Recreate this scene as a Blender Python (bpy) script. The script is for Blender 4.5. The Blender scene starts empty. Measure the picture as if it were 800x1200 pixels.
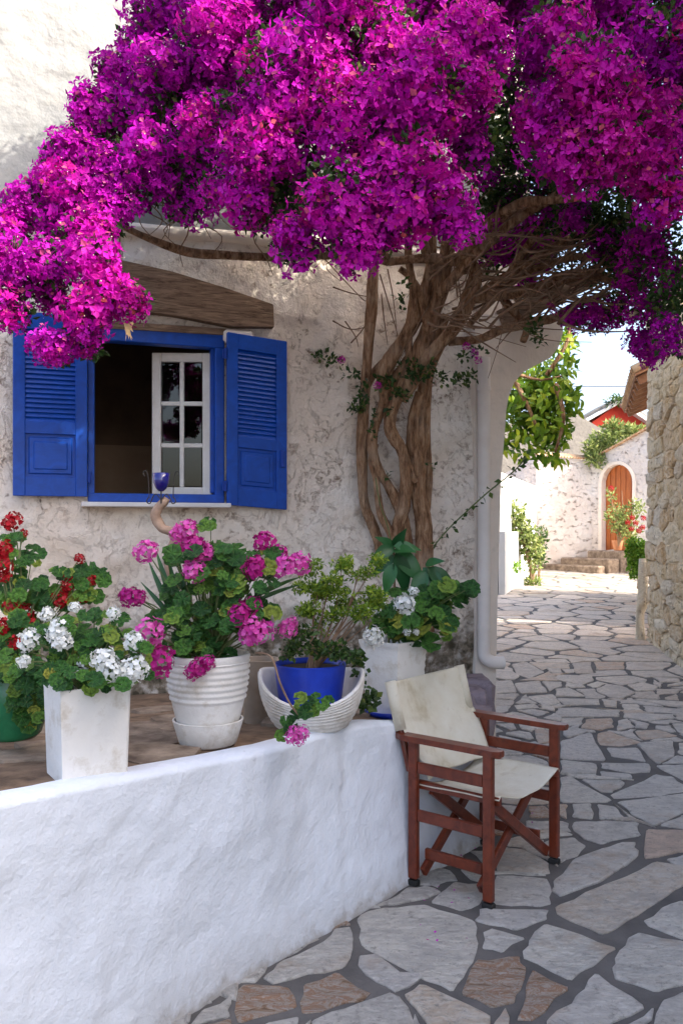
import bpy, bmesh, math, random
import numpy as np
from mathutils import Vector, Matrix
random.seed(7); rng = np.random.default_rng(7)
sc = bpy.context.scene
COL = sc.collection
R = math.radians

# ------------------------------------------------------------------ camera, sky, sun, exposure
cam = bpy.data.objects.new('camera', bpy.data.cameras.new('camera'))
COL.objects.link(cam); sc.camera = cam
cam.location = (0, 0, 1.5); cam.rotation_euler = (R(90), 0, 0)
cam.data.sensor_fit = 'VERTICAL'; cam.data.sensor_height = 36; cam.data.lens = 30
cam.data.shift_y = 20/1200; cam.data.clip_end = 500; cam.data.clip_start = 0.05
SUN = Vector((0.78, -0.38, 0.68)).normalized()
el = math.asin(SUN.z); az = math.atan2(SUN.x, SUN.y)
w = bpy.data.worlds.new('World'); sc.world = w; w.use_nodes = True
nt = w.node_tree; bg = nt.nodes['Background']; bg.inputs[1].default_value = 0.15
sky = nt.nodes.new('ShaderNodeTexSky'); sky.sky_type = 'NISHITA'; sky.sun_disc = False
sky.sun_elevation = el; sky.sun_rotation = az; sky.air_density = .8; sky.dust_density = 5.0; sky.ozone_density = .4
nt.links.new(sky.outputs[0], bg.inputs[0])
sl = bpy.data.lights.new('sun', 'SUN'); sl.energy = 2.0; sl.angle = R(0.5); sl.color = (1, .93, .80)
so = bpy.data.objects.new('sun', sl); COL.objects.link(so)
so.rotation_euler = SUN.to_track_quat('Z', 'Y').to_euler()
sc.view_settings.view_transform = 'Standard'; sc.view_settings.look = 'None'
sc.view_settings.exposure = 2.12; sc.view_settings.gamma = 1
sc.cycles.use_denoising = True
sc.cycles.max_bounces = 8; sc.cycles.diffuse_bounces = 4; sc.cycles.transparent_max_bounces = 8

# ------------------------------------------------------------------ helpers
TAB = np.random.default_rng(3).random((33, 33, 33))
def vn(P):
    P = np.asarray(P, float); i = np.floor(P).astype(int); f = P-i; f = f*f*(3-2*f)
    i0 = i % 32; i1 = (i0+1)
    x0, y0, z0 = i0.T; x1, y1, z1 = i1.T; fx, fy, fz = f.T
    t = TAB
    a = t[x0,y0,z0]*(1-fx)+t[x1,y0,z0]*fx; b = t[x0,y1,z0]*(1-fx)+t[x1,y1,z0]*fx
    c = t[x0,y0,z1]*(1-fx)+t[x1,y0,z1]*fx; d = t[x0,y1,z1]*(1-fx)+t[x1,y1,z1]*fx
    return (a*(1-fy)+b*fy)*(1-fz)+(c*(1-fy)+d*fy)*fz-.5
def fbm(P, o=4):
    P = np.asarray(P, float); s = 0; a = 1
    for k in range(o): s = s+a*vn(P*(2**k)+k*7.3); a *= .5
    return s
def g(Y):                                   # ground height along the street
    return .033*np.clip(np.asarray(Y, float)-6, 0, 16)
def P(x, y, Y): return Vector(((x-400)/1000*Y, Y, 1.5-(y-620)/1000*Y))
def PG(x, y):                               # pixel direction onto the ground
    k = (y-620)/1000; Y = 1.5/k
    if Y > 6: Y = (1.5+.198)/(k+.033)
    if Y > 22: Y = (1.5-.528)/k
    return ((x-400)/1000*Y, Y)
def tag(o, label=None, cat=None, group=None, kind=None):
    for k, v in (('label', label), ('category', cat), ('group', group), ('kind', kind)):
        if v: o[k] = v
    return o
def empty(name, loc, label, cat, group=None):
    o = bpy.data.objects.new(name, None); COL.objects.link(o); o.location = loc; o.empty_display_size = .1
    return tag(o, label, cat, group)
def rootloc(o):
    while o.parent: o = o.parent
    return o.location.copy()
def mk(name, V, F, m, parent=None, smooth=False, rnd=None, local=False, mi=None):
    V = np.asarray(V, float)
    if parent is not None and not local: V = V-np.array(rootloc(parent))
    me = bpy.data.meshes.new(name); me.from_pydata(V.tolist(), [], [list(map(int, f)) for f in F])
    for q in (m if isinstance(m, (list, tuple)) else [m]): me.materials.append(q)
    if smooth: me.polygons.foreach_set('use_smooth', [True]*len(me.polygons))
    if rnd is not None:
        a = me.attributes.new('rnd', 'FLOAT', 'FACE'); a.data.foreach_set('value', np.asarray(rnd, 'f'))
    if mi is not None: me.polygons.foreach_set('material_index', np.asarray(mi, 'i'))
    me.update()
    o = bpy.data.objects.new(name, me); COL.objects.link(o)
    if parent is not None: o.parent = parent
    return o
def inst(name, me, mat4, parent):           # another copy of a shared part mesh, placed in world space
    o = bpy.data.objects.new(name, me); COL.objects.link(o); o.parent = parent
    o.matrix_local = Matrix.Translation(-rootloc(parent)) @ mat4
    return o
class MB:
    def __init__(s): s.V = []; s.F = []; s.r = []
    def add(s, V, F, r=0.5):
        n = len(s.V); s.V += [tuple(v) for v in V]; s.F += [[i+n for i in f] for f in F]; s.r += [r]*len(F)
    def box(s, c, ax, ay, az, hx, hy, hz, bev=.0, r=.5):
        c = Vector(c)
        if bev <= 0:
            V = [c+ax*(i*hx)+ay*(j*hy)+az*(k*hz) for i in (-1,1) for j in (-1,1) for k in (-1,1)]
            F = [(0,1,3,2),(4,6,7,5),(0,4,5,1),(2,3,7,6),(0,2,6,4),(1,5,7,3)]
            s.add(V, F, r); return
        b = min(bev, hx*.9, hy*.9, hz*.9); V = []; idx = {}
        for i in (-1,1):
            for j in (-1,1):
                for k in (-1,1):
                    for a in range(3):
                        h = [hx-b, hy-b, hz-b]; h[a] += b
                        idx[(i,j,k,a)] = len(V); V.append(c+ax*(i*h[0])+ay*(j*h[1])+az*(k*h[2]))
        F = []
        for q in (-1,1):
            F.append([idx[(q,j,k,0)] for j,k in ((-1,-1),(1,-1),(1,1),(-1,1))][::q])
            F.append([idx[(i,q,k,1)] for i,k in ((-1,-1),(-1,1),(1,1),(1,-1))][::q])
            F.append([idx[(i,j,q,2)] for i,j in ((-1,-1),(1,-1),(1,1),(-1,1))][::q])
        for p in (-1,1):
            for q in (-1,1):
                F.append([idx[(p,q,-1,0)],idx[(p,q,1,0)],idx[(p,q,1,1)],idx[(p,q,-1,1)]])
                F.append([idx[(p,-1,q,0)],idx[(p,1,q,0)],idx[(p,1,q,2)],idx[(p,-1,q,2)]])
                F.append([idx[(-1,p,q,1)],idx[(1,p,q,1)],idx[(1,p,q,2)],idx[(-1,p,q,2)]])
        for i in (-1,1):
            for j in (-1,1):
                for k in (-1,1): F.append([idx[(i,j,k,a)] for a in range(3)])
        s.add(V, F, r)
    def bar(s, p0, p1, wd, ht, up=Vector((0,0,1)), bev=.004):
        p0, p1 = Vector(p0), Vector(p1); d = (p1-p0); L = d.length; d.normalize()
        a = d.cross(up).normalized(); u = a.cross(d)
        s.box((p0+p1)/2, d, a, u, L/2, wd/2, ht/2, bev)
    def tube(s, pts, rad, n=8, smooth=3, r=.5, bump=0, cap=True):
        pts = [Vector(p) for p in pts]; rad = list(rad) if hasattr(rad, '__len__') else [rad]*len(pts)
        if smooth > 1 and len(pts) > 2:
            q = []; qr = []
            for i in range(len(pts)-1):
                p0 = pts[max(i-1,0)]; p1 = pts[i]; p2 = pts[i+1]; p3 = pts[min(i+2,len(pts)-1)]
                for k in range(smooth):
                    t = k/smooth
                    q.append(.5*((2*p1)+(p2-p0)*t+(2*p0-5*p1+4*p2-p3)*t*t+(3*p1-p0-3*p2+p3)*t**3)); qr.append(rad[i]*(1-t)+rad[i+1]*t)
            q.append(pts[-1]); qr.append(rad[-1]); pts, rad = q, qr
        V = []; F = []; a = None
        for i, p in enumerate(pts):
            d = (pts[min(i+1,len(pts)-1)]-pts[max(i-1,0)]).normalized()
            a = (d.orthogonal() if a is None else a-d*a.dot(d)).normalized(); b = d.cross(a)
            for k in range(n):
                t = 2*math.pi*k/n
                rr = rad[i]*(1+bump*(math.sin(2*t+i*.35)+.6*math.sin(3*t-i*.5+1)+random.uniform(-.5,.5)))
                V.append(p+a*(math.cos(t)*rr)+b*(math.sin(t)*rr))
        for i in range(len(pts)-1):
            for k in range(n):
                F.append([i*n+k, i*n+(k+1)%n, (i+1)*n+(k+1)%n, (i+1)*n+k])
        if cap: F.append(list(range(n))[::-1]); F.append([(len(pts)-1)*n+k for k in range(n)])
        s.add(V, F, r)
    def lathe(s, c, prof, n=32, r=.5, fn=None):
        V = []; F = []
        for i, (rr, z) in enumerate(prof):
            for k in range(n):
                t = 2*math.pi*k/n; q, zz = (rr, z) if fn is None else fn(rr, z, t)
                V.append((c[0]+math.cos(t)*q, c[1]+math.sin(t)*q, c[2]+zz))
        for i in range(len(prof)-1):
            for k in range(n): F.append([i*n+k, i*n+(k+1)%n, (i+1)*n+(k+1)%n, (i+1)*n+k])
        s.add(V, F, r)
    def prism(s, poly, d, r=.5):              # poly: list of Vectors, extruded by vector d
        n = len(poly); V = list(poly)+[p+d for p in poly]
        F = [list(range(n))[::-1], [n+i for i in range(n)]]+[[i,(i+1)%n,n+(i+1)%n,n+i] for i in range(n)]
        s.add(V, F, r)
    def obj(s, name, m, parent=None, smooth=False, local=False, rnd=False):
        return mk(name, s.V, s.F, m, parent, smooth, s.r if rnd else None, local)
def autosmooth(o, deg=40):
    me = o.data; me.polygons.foreach_set('use_smooth', [True]*len(me.polygons))
    me.set_sharp_from_angle(angle=R(deg)); return o

# ------------------------------------------------------------------ materials
class NT:
    def __init__(s, name):
        s.m = bpy.data.materials.new(name); s.m.use_nodes = True; s.t = s.m.node_tree
        s.p = s.t.nodes['Principled BSDF']; s.co = None
    def n(s, typ, **k):
        o = s.t.nodes.new('ShaderNode'+typ)
        for a, v in k.items(): setattr(o, a, v)
        return o
    def l(s, a, b): s.t.links.new(a, b)
    def coord(s, kind='Object', scale=(1,1,1), rot=(0,0,0), jitter=False):
        tc = s.n('TexCoord'); mp = s.n('Mapping'); mp.inputs['Scale'].default_value = scale; mp.inputs['Rotation'].default_value = rot
        s.l(tc.outputs[kind], mp.inputs[0])
        if jitter:
            oi = s.n('ObjectInfo'); mu = s.n('Math', operation='MULTIPLY'); mu.inputs[1].default_value = 57.
            s.l(oi.outputs['Random'], mu.inputs[0]); s.l(mu.outputs[0], mp.inputs['Location'])
            s.l(mu.outputs[0], mp.inputs['Rotation']) if jitter == 2 else None
        return mp.outputs[0]
    def noise(s, co, scale, detail=6, rough=.6, dist=0.):
        o = s.n('TexNoise'); o.inputs['Scale'].default_value = scale; o.inputs['Detail'].default_value = detail
        o.inputs['Roughness'].default_value = rough; o.inputs['Distortion'].default_value = dist
        s.l(co, o.inputs['Vector']); return o.outputs['Fac']
    def vor(s, co, scale, feature='F1'):
        o = s.n('TexVoronoi', feature=feature); o.inputs['Scale'].default_value = scale; s.l(co, o.inputs['Vector']); return o.outputs['Distance']
    def ramp(s, f, stops):
        o = s.n('ValToRGB'); e = o.color_ramp.elements
        while len(e) < len(stops): e.new(.5)
        for el_, (p, c) in zip(e, stops):
            el_.position = p; el_.color = (c[0], c[1], c[2], 1) if hasattr(c, '__len__') else (c, c, c, 1)
        s.l(f, o.inputs[0]); return o.outputs[0]
    def mix(s, f, a, b, mode='MIX'):
        o = s.n('Mix', data_type='RGBA', blend_type=mode)
        for i, v in ((0, f), (6, a), (7, b)):
            if hasattr(v, 'is_output'): s.l(v, o.inputs[i])
            elif i == 0: o.inputs[0].default_value = v
            else: o.inputs[i].default_value = (*v, 1) if hasattr(v, '__len__') else (v, v, v, 1)
        return o.outputs[2]
    def math(s, op, a, b=0.):
        o = s.n('Math', operation=op)
        for i, v in ((0, a), (1, b)):
            if hasattr(v, 'is_output'): s.l(v, o.inputs[i])
            else: o.inputs[i].default_value = v
        return o.outputs[0]
    def bump(s, h, strength=.5, dist=.01, prev=None):
        o = s.n('Bump'); o.inputs['Strength'].default_value = strength; o.inputs['Distance'].default_value = dist
        s.l(h, o.inputs['Height'])
        if prev: s.l(prev, o.inputs['Normal'])
        s.l(o.outputs[0], s.p.inputs['Normal']); return o.outputs[0]
    def done(s, col, rough=.8, spec=.3):
        if hasattr(col, 'is_output'): s.l(col, s.p.inputs['Base Color'])
        else: s.p.inputs['Base Color'].default_value = (*col, 1)
        if hasattr(rough, 'is_output'): s.l(rough, s.p.inputs['Roughness'])
        else: s.p.inputs['Roughness'].default_value = rough
        s.p.inputs['Specular IOR Level'].default_value = spec
        return s.m
def simple(name, a, b, scale=8, rough=.7, bs=60, bd=.002, spec=.3, stretch=(1,1,1)):
    t = NT(name); co = t.coord(scale=stretch)
    c = t.ramp(t.noise(co, scale), [(.3, a), (.7, b)]); t.bump(t.noise(co, bs, 4), .6, bd); return t.done(c, rough, spec)

def m_old_plaster():
    t = NT('old_limewash'); co = t.coord()
    n1 = t.noise(co, 1.3, 5, .6); c = t.ramp(n1, [(.35, (.74,.65,.55)), (.5, (.86,.80,.72)), (.68, (.88,.85,.80))])
    warm = t.ramp(t.noise(co, .6, 3), [(.42, 0), (.6, 1)]); c = t.mix(t.math('MULTIPLY', warm, .4), c, (.76,.56,.40))
    # flaked specks and thin crevices
    n2 = t.noise(co, 17, 9, .75, .4); sp = t.ramp(n2, [(.36, 1), (.47, 0)])
    reg = t.ramp(t.noise(co, 2.4, 4), [(.42, 0), (.62, 1)])
    c = t.mix(t.math('MULTIPLY', sp, t.math('ADD', t.math('MULTIPLY', reg, .7), .28)), c, (.27,.17,.11))
    wv = t.noise(co, 4, 7, .6, .7); cr = t.ramp(t.math('ABSOLUTE', t.math('SUBTRACT', wv, .5)), [(0, 1), (.011, 0)])
    c = t.mix(t.math('MULTIPLY', cr, t.math('ADD', t.math('MULTIPLY', reg, .5), .1)), c, (.36,.26,.19))
    # bare, mossy stones at the foot
    sx = t.n('SeparateXYZ'); t.l(co, sx.inputs[0])
    low = t.math('ADD', sx.outputs[2], t.math('MULTIPLY', t.noise(co, 4, 5), .9))
    f = t.ramp(t.math('MULTIPLY', low, .25), [(.315, 1), (.375, 0)])
    dirt = t.ramp(t.noise(co, 14, 6), [(.35, (.07,.06,.04)), (.5, (.24,.20,.15)), (.65, (.58,.54,.48))])
    c = t.mix(f, c, dirt)
    h = t.math('ADD', t.noise(co, 7, 9, .62, 0.), t.math('MULTIPLY', t.noise(co, 60, 5, .6), .22))
    h = t.math('SUBTRACT', h, t.math('ADD', t.math('MULTIPLY', cr, .10), t.math('MULTIPLY', t.math('MULTIPLY', sp, reg), .15)))
    t.bump(h, 1, .032); return t.done(c, .92, .15)
def m_white(name, tint, d=.010, wear=0., s1=14, dirty=(.45,.42,.36), rough=.55, foot=0.):
    t = NT(name); co = t.coord()
    c = t.ramp(t.noise(co, 2.2, 6), [(.3, [x*.88 for x in tint]), (.65, tint)])
    if wear: c = t.mix(t.math('MULTIPLY', t.ramp(t.noise(co, 9, 8, .7), [(.52, 0), (.72, 1)]), wear), c, dirty)
    if foot:                                # splashed earth and flaking along the foot
        sx = t.n('SeparateXYZ'); t.l(co, sx.inputs[0]); hz = t.math('ADD', sx.outputs[2], t.math('MULTIPLY', t.math('SUBTRACT', t.noise(co, 12, 6, .7), .5), foot*2.2))
        c = t.mix(t.ramp(hz, [(.0, .75), (foot*.5, .25), (foot*1.6, 0)]), c, (.33,.29,.25))
        bl = t.ramp(t.noise(co, 3.5, 7, .65), [(.56, 0), (.66, .22)]); c = t.mix(bl, c, (.58,.60,.66))
    spk = t.ramp(t.noise(co, 60, 3), [(.24, 1), (.30, 0)]); c = t.mix(t.math('MULTIPLY', spk, .25), c, dirty)
    h = t.math('ADD', t.noise(co, s1, 7, rough), t.math('MULTIPLY', t.noise(co, s1*3.7, 3, .5), .3))
    t.bump(h, 1, d); return t.done(c, .85, .2)
def m_pitted():
    t = NT('pitted_whitewash'); co = t.coord(); sq_ = t.coord(scale=(1,1,1.7))
    c = t.ramp(t.noise(co, 1.1, 5), [(.35, (.60,.52,.47)), (.65, (.70,.66,.62))])
    sp = t.ramp(t.noise(sq_, 6, 7, .72), [(.33, 1), (.43, 0)]); reg = t.ramp(t.noise(co, .8, 3), [(.38, .25), (.6, 1)])
    c = t.mix(t.math('MULTIPLY', sp, reg), c, (.30,.19,.13))
    sx = t.n('SeparateXYZ'); t.l(co, sx.inputs[0]); lo = t.ramp(t.math('ADD', sx.outputs[2], t.math('MULTIPLY', t.noise(co, 2, 4), .8)), [(.35, .6), (.75, 0)])
    c = t.mix(lo, c, (.36,.27,.20)); h = t.math('SUBTRACT', t.noise(co, 3, 7, .6), t.math('MULTIPLY', sp, .3)); t.bump(h, 1, .08); return t.done(c, .9, .1)
def m_flag():
    t = NT('flagstone'); oi = t.n('ObjectInfo'); rn = oi.outputs['Random']
    co = t.coord(scale=(1,1,1), jitter=2); st = t.coord(scale=(3.2,5.5,3.5), jitter=2)
    base = t.ramp(rn, [(0, (.56,.53,.51)), (.25, (.70,.66,.62)), (.45, (.60,.57,.56)), (.62, (.78,.73,.66)), (.78, (.50,.47,.45)), (.9, (.68,.55,.43)), (1, (.58,.40,.28))])
    n = t.noise(st, 5, 9, .74, 1.1)
    c = t.mix(t.ramp(n, [(.40, 0), (.62, .7)]), base, (.86,.82,.77))
    c = t.mix(t.ramp(t.noise(co, 26, 9, .8), [(.36, .75), (.47, 0)]), c, (.30,.27,.25))
    c = t.mix(t.ramp(t.noise(st, 1.6, 7, .7), [(.48, 0), (.60, .5)]), c, (.48,.455,.44))
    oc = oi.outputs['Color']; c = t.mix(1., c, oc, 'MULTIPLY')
    c = t.mix(t.ramp(t.noise(co, 2.6, 7, .7), [(.55, 0), (.70, .6)]), c, (.50,.33,.20))
    h = t.math('ADD', t.noise(st, 7, 9, .72, .5), t.math('MULTIPLY', t.noise(co, 40, 5), .3))
    t.bump(h, 1, .040); return t.done(c, t.ramp(n, [(.3,.55),(.7,.8)]), .35)
def m_rust():
    t = NT('rusty_flagstone'); co = t.coord(scale=(1,2,1), jitter=2)
    n = t.noise(co, 12, 9, .75, .8)
    c = t.ramp(n, [(.3, (.10,.065,.045)), (.42, (.33,.21,.13)), (.48, (.46,.40,.35)), (.56, (.34,.17,.08)), (.64, (.52,.48,.45))])
    t.bump(n, 1, .03); return t.done(c, .6, .3)
def m_wood(name, a, b, rough=.5, sc_=(1,1,12), spec=.4, scale=3, bd=.002):
    t = NT(name); co = t.coord(scale=sc_, jitter=True)
    n = t.noise(co, scale, 8, .65, 1.2); c = t.ramp(n, [(.3, a), (.7, b)])
    t.bump(n, .6, bd); return t.done(c, rough, spec)
def m_bark():
    t = NT('bark'); co = t.coord(scale=(1,1,.22))
    n = t.noise(co, 34, 8, .7, .3); c = t.ramp(n, [(.34, (.08,.036,.018)), (.5, (.32,.18,.10)), (.68, (.55,.37,.235))])
    b2 = t.vor(t.coord(scale=(1,1,.16)), 55); c = t.mix(t.ramp(b2, [(.05, .4), (.25, 0)]), c, (.10,.055,.035)); gp = t.ramp(t.noise(t.coord(), 5, 4), [(.5, 0), (.7, .4)]); c = t.mix(gp, c, (.50,.39,.29))
    t.bump(t.math('ADD', n, t.math('MULTIPLY', b2, .5)), 1, .03); return t.done(c, .9, .15)
def m_leafy(name, stops, trans=.35, rough=.45, attr=False, jig=.0, spec=.35, zone=False):
    t = NT(name)
    if attr: a = t.n('Attribute', attribute_name='rnd'); f = a.outputs['Fac']
    else: f = t.n('ObjectInfo').outputs['Random']
    c = t.ramp(f, stops); co = t.coord()
    c = t.mix(t.ramp(t.noise(co, 90 if not jig else jig, 3), [(.35, 0), (.7, .35)]), c, [x*.55 for x in stops[len(stops)//2][1]])
    if zone:                               # horseshoe zone and radiating veins of a pelargonium leaf
        ln = t.n('VectorMath', operation='LENGTH'); t.l(co, ln.inputs[0]); c = t.mix(t.ramp(ln.outputs['Value'], [(.42, 0), (.55, .45), (.68, .45), (.8, 0)]), c, [x*.38 for x in stops[0][1]])
        sx = t.n('SeparateXYZ'); t.l(co, sx.inputs[0]); an = t.math('ARCTAN2', sx.outputs[1], sx.outputs[0]); vv = t.math('ABSOLUTE', t.math('SINE', t.math('MULTIPLY', an, 3.5)))
        c = t.mix(t.ramp(vv, [(0, .5), (.14, 0)]), c, (.22,.32,.12)); t.bump(t.math('ADD', vv, t.noise(co, 6, 3)), .5, .12)
    t.done(c, rough, spec)
    tr = t.n('BsdfTranslucent'); t.l(c, tr.inputs[0]); mx = t.n('MixShader'); mx.inputs[0].default_value = trans
    out = t.t.nodes['Material Output']; t.l(t.p.outputs[0], mx.inputs[1]); t.l(tr.outputs[0], mx.inputs[2]); t.l(mx.outputs[0], out.inputs[0])
    return t.m
def m_bract():
    t = NT('bract'); a = t.n('Attribute', attribute_name='rnd').outputs['Fac']; o = t.n('ObjectInfo').outputs['Random']
    c1 = t.ramp(o, [(0, (.54,.005,.42)), (.35, (.62,.006,.36)), (.62, (.45,.004,.46)), (.82, (.58,.005,.20)), (1, (.42,.008,.12))])
    c2 = t.ramp(a, [(0, (.20,.001,.13)), (.5, (.58,.005,.47)), (.9, (.82,.045,.74)), (.97, (.62,.06,.16)), (1, (.60,.16,.10))])
    c = t.mix(.6, c1, c2); c = t.mix(1., c, t.n('ObjectInfo').outputs['Color'], 'MULTIPLY'); t.done(c, .6, .12)
    tr = t.n('BsdfTranslucent'); t.l(c, tr.inputs[0]); mx = t.n('MixShader'); mx.inputs[0].default_value = .42
    out = t.t.nodes['Material Output']; t.l(t.p.outputs[0], mx.inputs[1]); t.l(tr.outputs[0], mx.inputs[2]); t.l(mx.outputs[0], out.inputs[0])
    return t.m
def m_canvas():
    t = NT('canvas'); co = t.coord()
    wv = t.n('TexWave'); wv.inputs['Scale'].default_value = 180; t.l(co, wv.inputs[0])
    c = t.ramp(t.noise(co, 6, 6, .65), [(.30, (.60,.53,.38)), (.44, (.76,.71,.58)), (.7, (.84,.81,.70))])
    c = t.mix(t.ramp(t.noise(co, 16, 7, .7), [(.60, 0), (.76, .4)]), c, (.42,.35,.22))
    h = t.math('ADD', t.math('MULTIPLY', wv.outputs['Fac'], .1), t.math('MULTIPLY', t.noise(co, 7, 3, .5, 1.), 1.))
    t.bump(h, .8, .010); return t.done(c, .85, .15)
def m_glass(name, tint, refl=.5):
    t = NT(name); tr = t.n('BsdfTransparent'); tr.inputs[0].default_value = (*tint, 1)
    gl = t.n('BsdfGlossy'); gl.inputs['Roughness'].default_value = .02; lw = t.n('Fresnel'); lw.inputs[0].default_value = 1.35
    mx = t.n('MixShader'); t.l(t.math('ADD', lw.outputs[0], refl), mx.inputs[0]); t.l(tr.outputs[0], mx.inputs[1]); t.l(gl.outputs[0], mx.inputs[2])
    t.l(mx.outputs[0], t.t.nodes['Material Output'].inputs[0]); return t.m
def m_rubble():
    t = NT('rubble_stone'); co = t.coord(jitter=2); rn = t.n('ObjectInfo').outputs['Random']
    base = t.ramp(rn, [(0, (.62,.48,.30)), (.3, (.70,.58,.40)), (.55, (.54,.36,.19)), (.8, (.74,.65,.50)), (1, (.58,.50,.41))])
    c = t.mix(t.ramp(t.noise(co, 6, 8, .72), [(.4, 0), (.62, .7)]), base, (.76,.69,.57))
    c = t.mix(t.ramp(t.noise(co, 13, 7, .7), [(.34, .8), (.46, 0)]), c, (.24,.17,.11))
    t.bump(t.noise(co, 11, 9, .7, .5), 1, .05); return t.done(c, .92, .1)
MAT = dict(cream=m_white('cream_render', (.82,.72,.58), .01, .1, 6),
 plaster=m_old_plaster(), white_ledge=m_white('ledge_whitewash', (.77,.82,.90), .0065, .0, 24, (.35,.30,.24), .5, .10),
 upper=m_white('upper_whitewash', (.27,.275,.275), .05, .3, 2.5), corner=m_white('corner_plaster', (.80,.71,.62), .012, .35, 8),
 far_white=m_pitted(), bright=m_white('clean_whitewash', (.64,.63,.61), .008, 0., 6),
 flag=m_flag(), rust=m_rust(), mortar=simple('mortar', (.085,.080,.076), (.16,.148,.14), 5, .95, 90, .006),
 blue=m_wood('blue_paint', (.001,.045,.28), (.002,.075,.46), .42, (3,3,3), .35, 3, .0012),
 bluedark=simple('blue_frame_paint', (.006,.035,.26), (.010,.055,.36), 6, .45, 60, .001),
 sash=simple('sash_paint', (.64,.60,.54), (.78,.75,.70), 10, .55, 70, .0015), marble=simple('sill_marble', (.62,.60,.60), (.76,.75,.75), 7, .5, 50, .001),
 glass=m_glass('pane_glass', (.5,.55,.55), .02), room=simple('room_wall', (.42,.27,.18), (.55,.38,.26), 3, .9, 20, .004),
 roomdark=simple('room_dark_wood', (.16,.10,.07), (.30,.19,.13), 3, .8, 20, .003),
 oldwood=m_wood('weathered_beam', (.07,.04,.025), (.34,.23,.155), .85, (1.2,1.2,12), .15, 5, .012),
 teak=m_wood('red_teak', (.075,.013,.006), (.21,.042,.017), .32, (5,5,5), .5, 3, .0015),
 canvas=m_canvas(), rubber=simple('rubber_foot', (.02,.02,.02), (.03,.03,.03), 8, .7), iron=simple('black_iron', (.02,.018,.016), (.05,.04,.035), 20, .5),
 potwhite=m_white('pot_paint', (.76,.74,.71), .008, .95, 10, (.46,.40,.32)), potblue=simple('blue_glaze', (.01,.03,.36), (.015,.06,.55), 9, .35, 40, .001, .5),
 potgreen=simple('green_glaze', (.008,.07,.03), (.02,.19,.08), 6, .25, 40, .001, .5), terracotta=simple('terracotta', (.36,.15,.08), (.52,.25,.13), 8, .8, 60, .002),
 soil=simple('soil', (.03,.02,.014), (.08,.055,.035), 20, .95, 60, .012), stump=simple('grey_clay', (.26,.20,.15), (.42,.34,.27), 7, .85, 40, .004),
 bark=m_bark(), twig=simple('twig_bark', (.15,.09,.055), (.32,.21,.14), 20, .9, 80, .002), bract=m_bract(),
 star=simple('bract_star', (.85,.80,.55), (.9,.86,.66), 20, .6),
 bleaf=m_leafy('bougainvillea_leaf', [(0,(.018,.045,.012)),(.5,(.035,.085,.018)),(.85,(.07,.13,.025)),(1,(.16,.20,.04))], .3, .4, True),
 gleaf=m_leafy('geranium_leaf', [(0,(.020,.075,.022)),(.4,(.045,.15,.03)),(.7,(.085,.22,.035)),(.88,(.17,.32,.045)),(1,(.40,.38,.06))], .28, .5, False, 3, .3, True),
 bigleaf=m_leafy('broad_leaf', [(0,(.015,.07,.022)),(.5,(.025,.11,.03)),(1,(.05,.16,.035))], .2, .32, False, 30),
 strap=m_leafy('strap_leaf', [(0,(.025,.08,.022)),(1,(.06,.15,.035))], .2, .35, False, 30),
 limeleaf=m_leafy('lime_leaf', [(0,(.06,.13,.02)),(.5,(.17,.29,.025)),(1,(.36,.44,.04))], .35, .45, True),
 wleaf=m_leafy('wisteria_leaf', [(0,(.06,.15,.012)),(.4,(.14,.28,.018)),(.75,(.28,.42,.025)),(1,(.46,.50,.04))], .45, .45, False, 20),
 farleaf=m_leafy('grey_green_leaf', [(0,(.09,.14,.04)),(.5,(.20,.27,.07)),(1,(.42,.46,.16))], .35, .5, True),
 bushleaf=m_leafy('bush_leaf', [(0,(.06,.16,.015)),(.6,(.16,.34,.03)),(1,(.32,.46,.05))], .3, .5, True),
 red=m_leafy('red_petal', [(0,(.26,.001,.006)),(1,(.46,.004,.015))], .25, .5, True), pink=m_leafy('pink_petal', [(0,(.56,.03,.30)),(.5,(.72,.08,.44)),(1,(.84,.24,.62))], .25, .5, True),
 hotpink=m_leafy('magenta_petal', [(0,(.38,.005,.16)),(1,(.58,.02,.30))], .25, .5, True), white=m_leafy('white_petal', [(0,(.72,.74,.70)),(1,(.86,.87,.86))], .2, .5, True),
 stem=simple('green_stem', (.07,.12,.035), (.16,.17,.07), 30, .6), rubble=m_rubble(), rubmortar=simple('lime_mortar', (.56,.44,.30), (.74,.64,.50), 9, .95, 40, .02),
 tile=simple('roof_tile', (.40,.21,.11), (.62,.42,.25), 5, .85, 40, .006), redwall=simple('red_render', (.42,.035,.02), (.52,.055,.03), 4, .8, 30, .003),
 door=m_wood('orange_door', (.26,.06,.014), (.50,.15,.035), .5, (6,6,.6), .3, 4, .002), pipe=simple('pipe_paint', (.68,.62,.57), (.80,.75,.70), 4, .45, 30, .001),
 stepstone=m_white('step_limewash', (.26,.215,.24), .02, 1., 9, (.07,.045,.055)), earth=simple('terrace_stone', (.07,.045,.03), (.30,.20,.13), 7, .85, 25, .012),
 slate=simple('brown_slate', (.09,.062,.045), (.36,.28,.21), 9, .8, 30, .012, .3), metal=simple('grey_metal', (.3,.3,.3), (.4,.4,.4), 8, .5),
 lampglass=simple('lamp_shade_glass', (.72,.60,.40), (.82,.72,.50), 5, .4), cobalt=m_glass('cobalt_glass', (.03,.03,.55), .08),
 grey=m_white('grey_render', (.22,.205,.185), .03, .7, 3, (.09,.085,.075)), drift=simple('driftwood', (.20,.125,.085), (.44,.31,.23), 14, .9, 50, .006), wattle=simple('rafter_wood', (.16,.07,.035), (.26,.13,.07), 8, .8))
UP = Vector((0,0,1))

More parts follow.
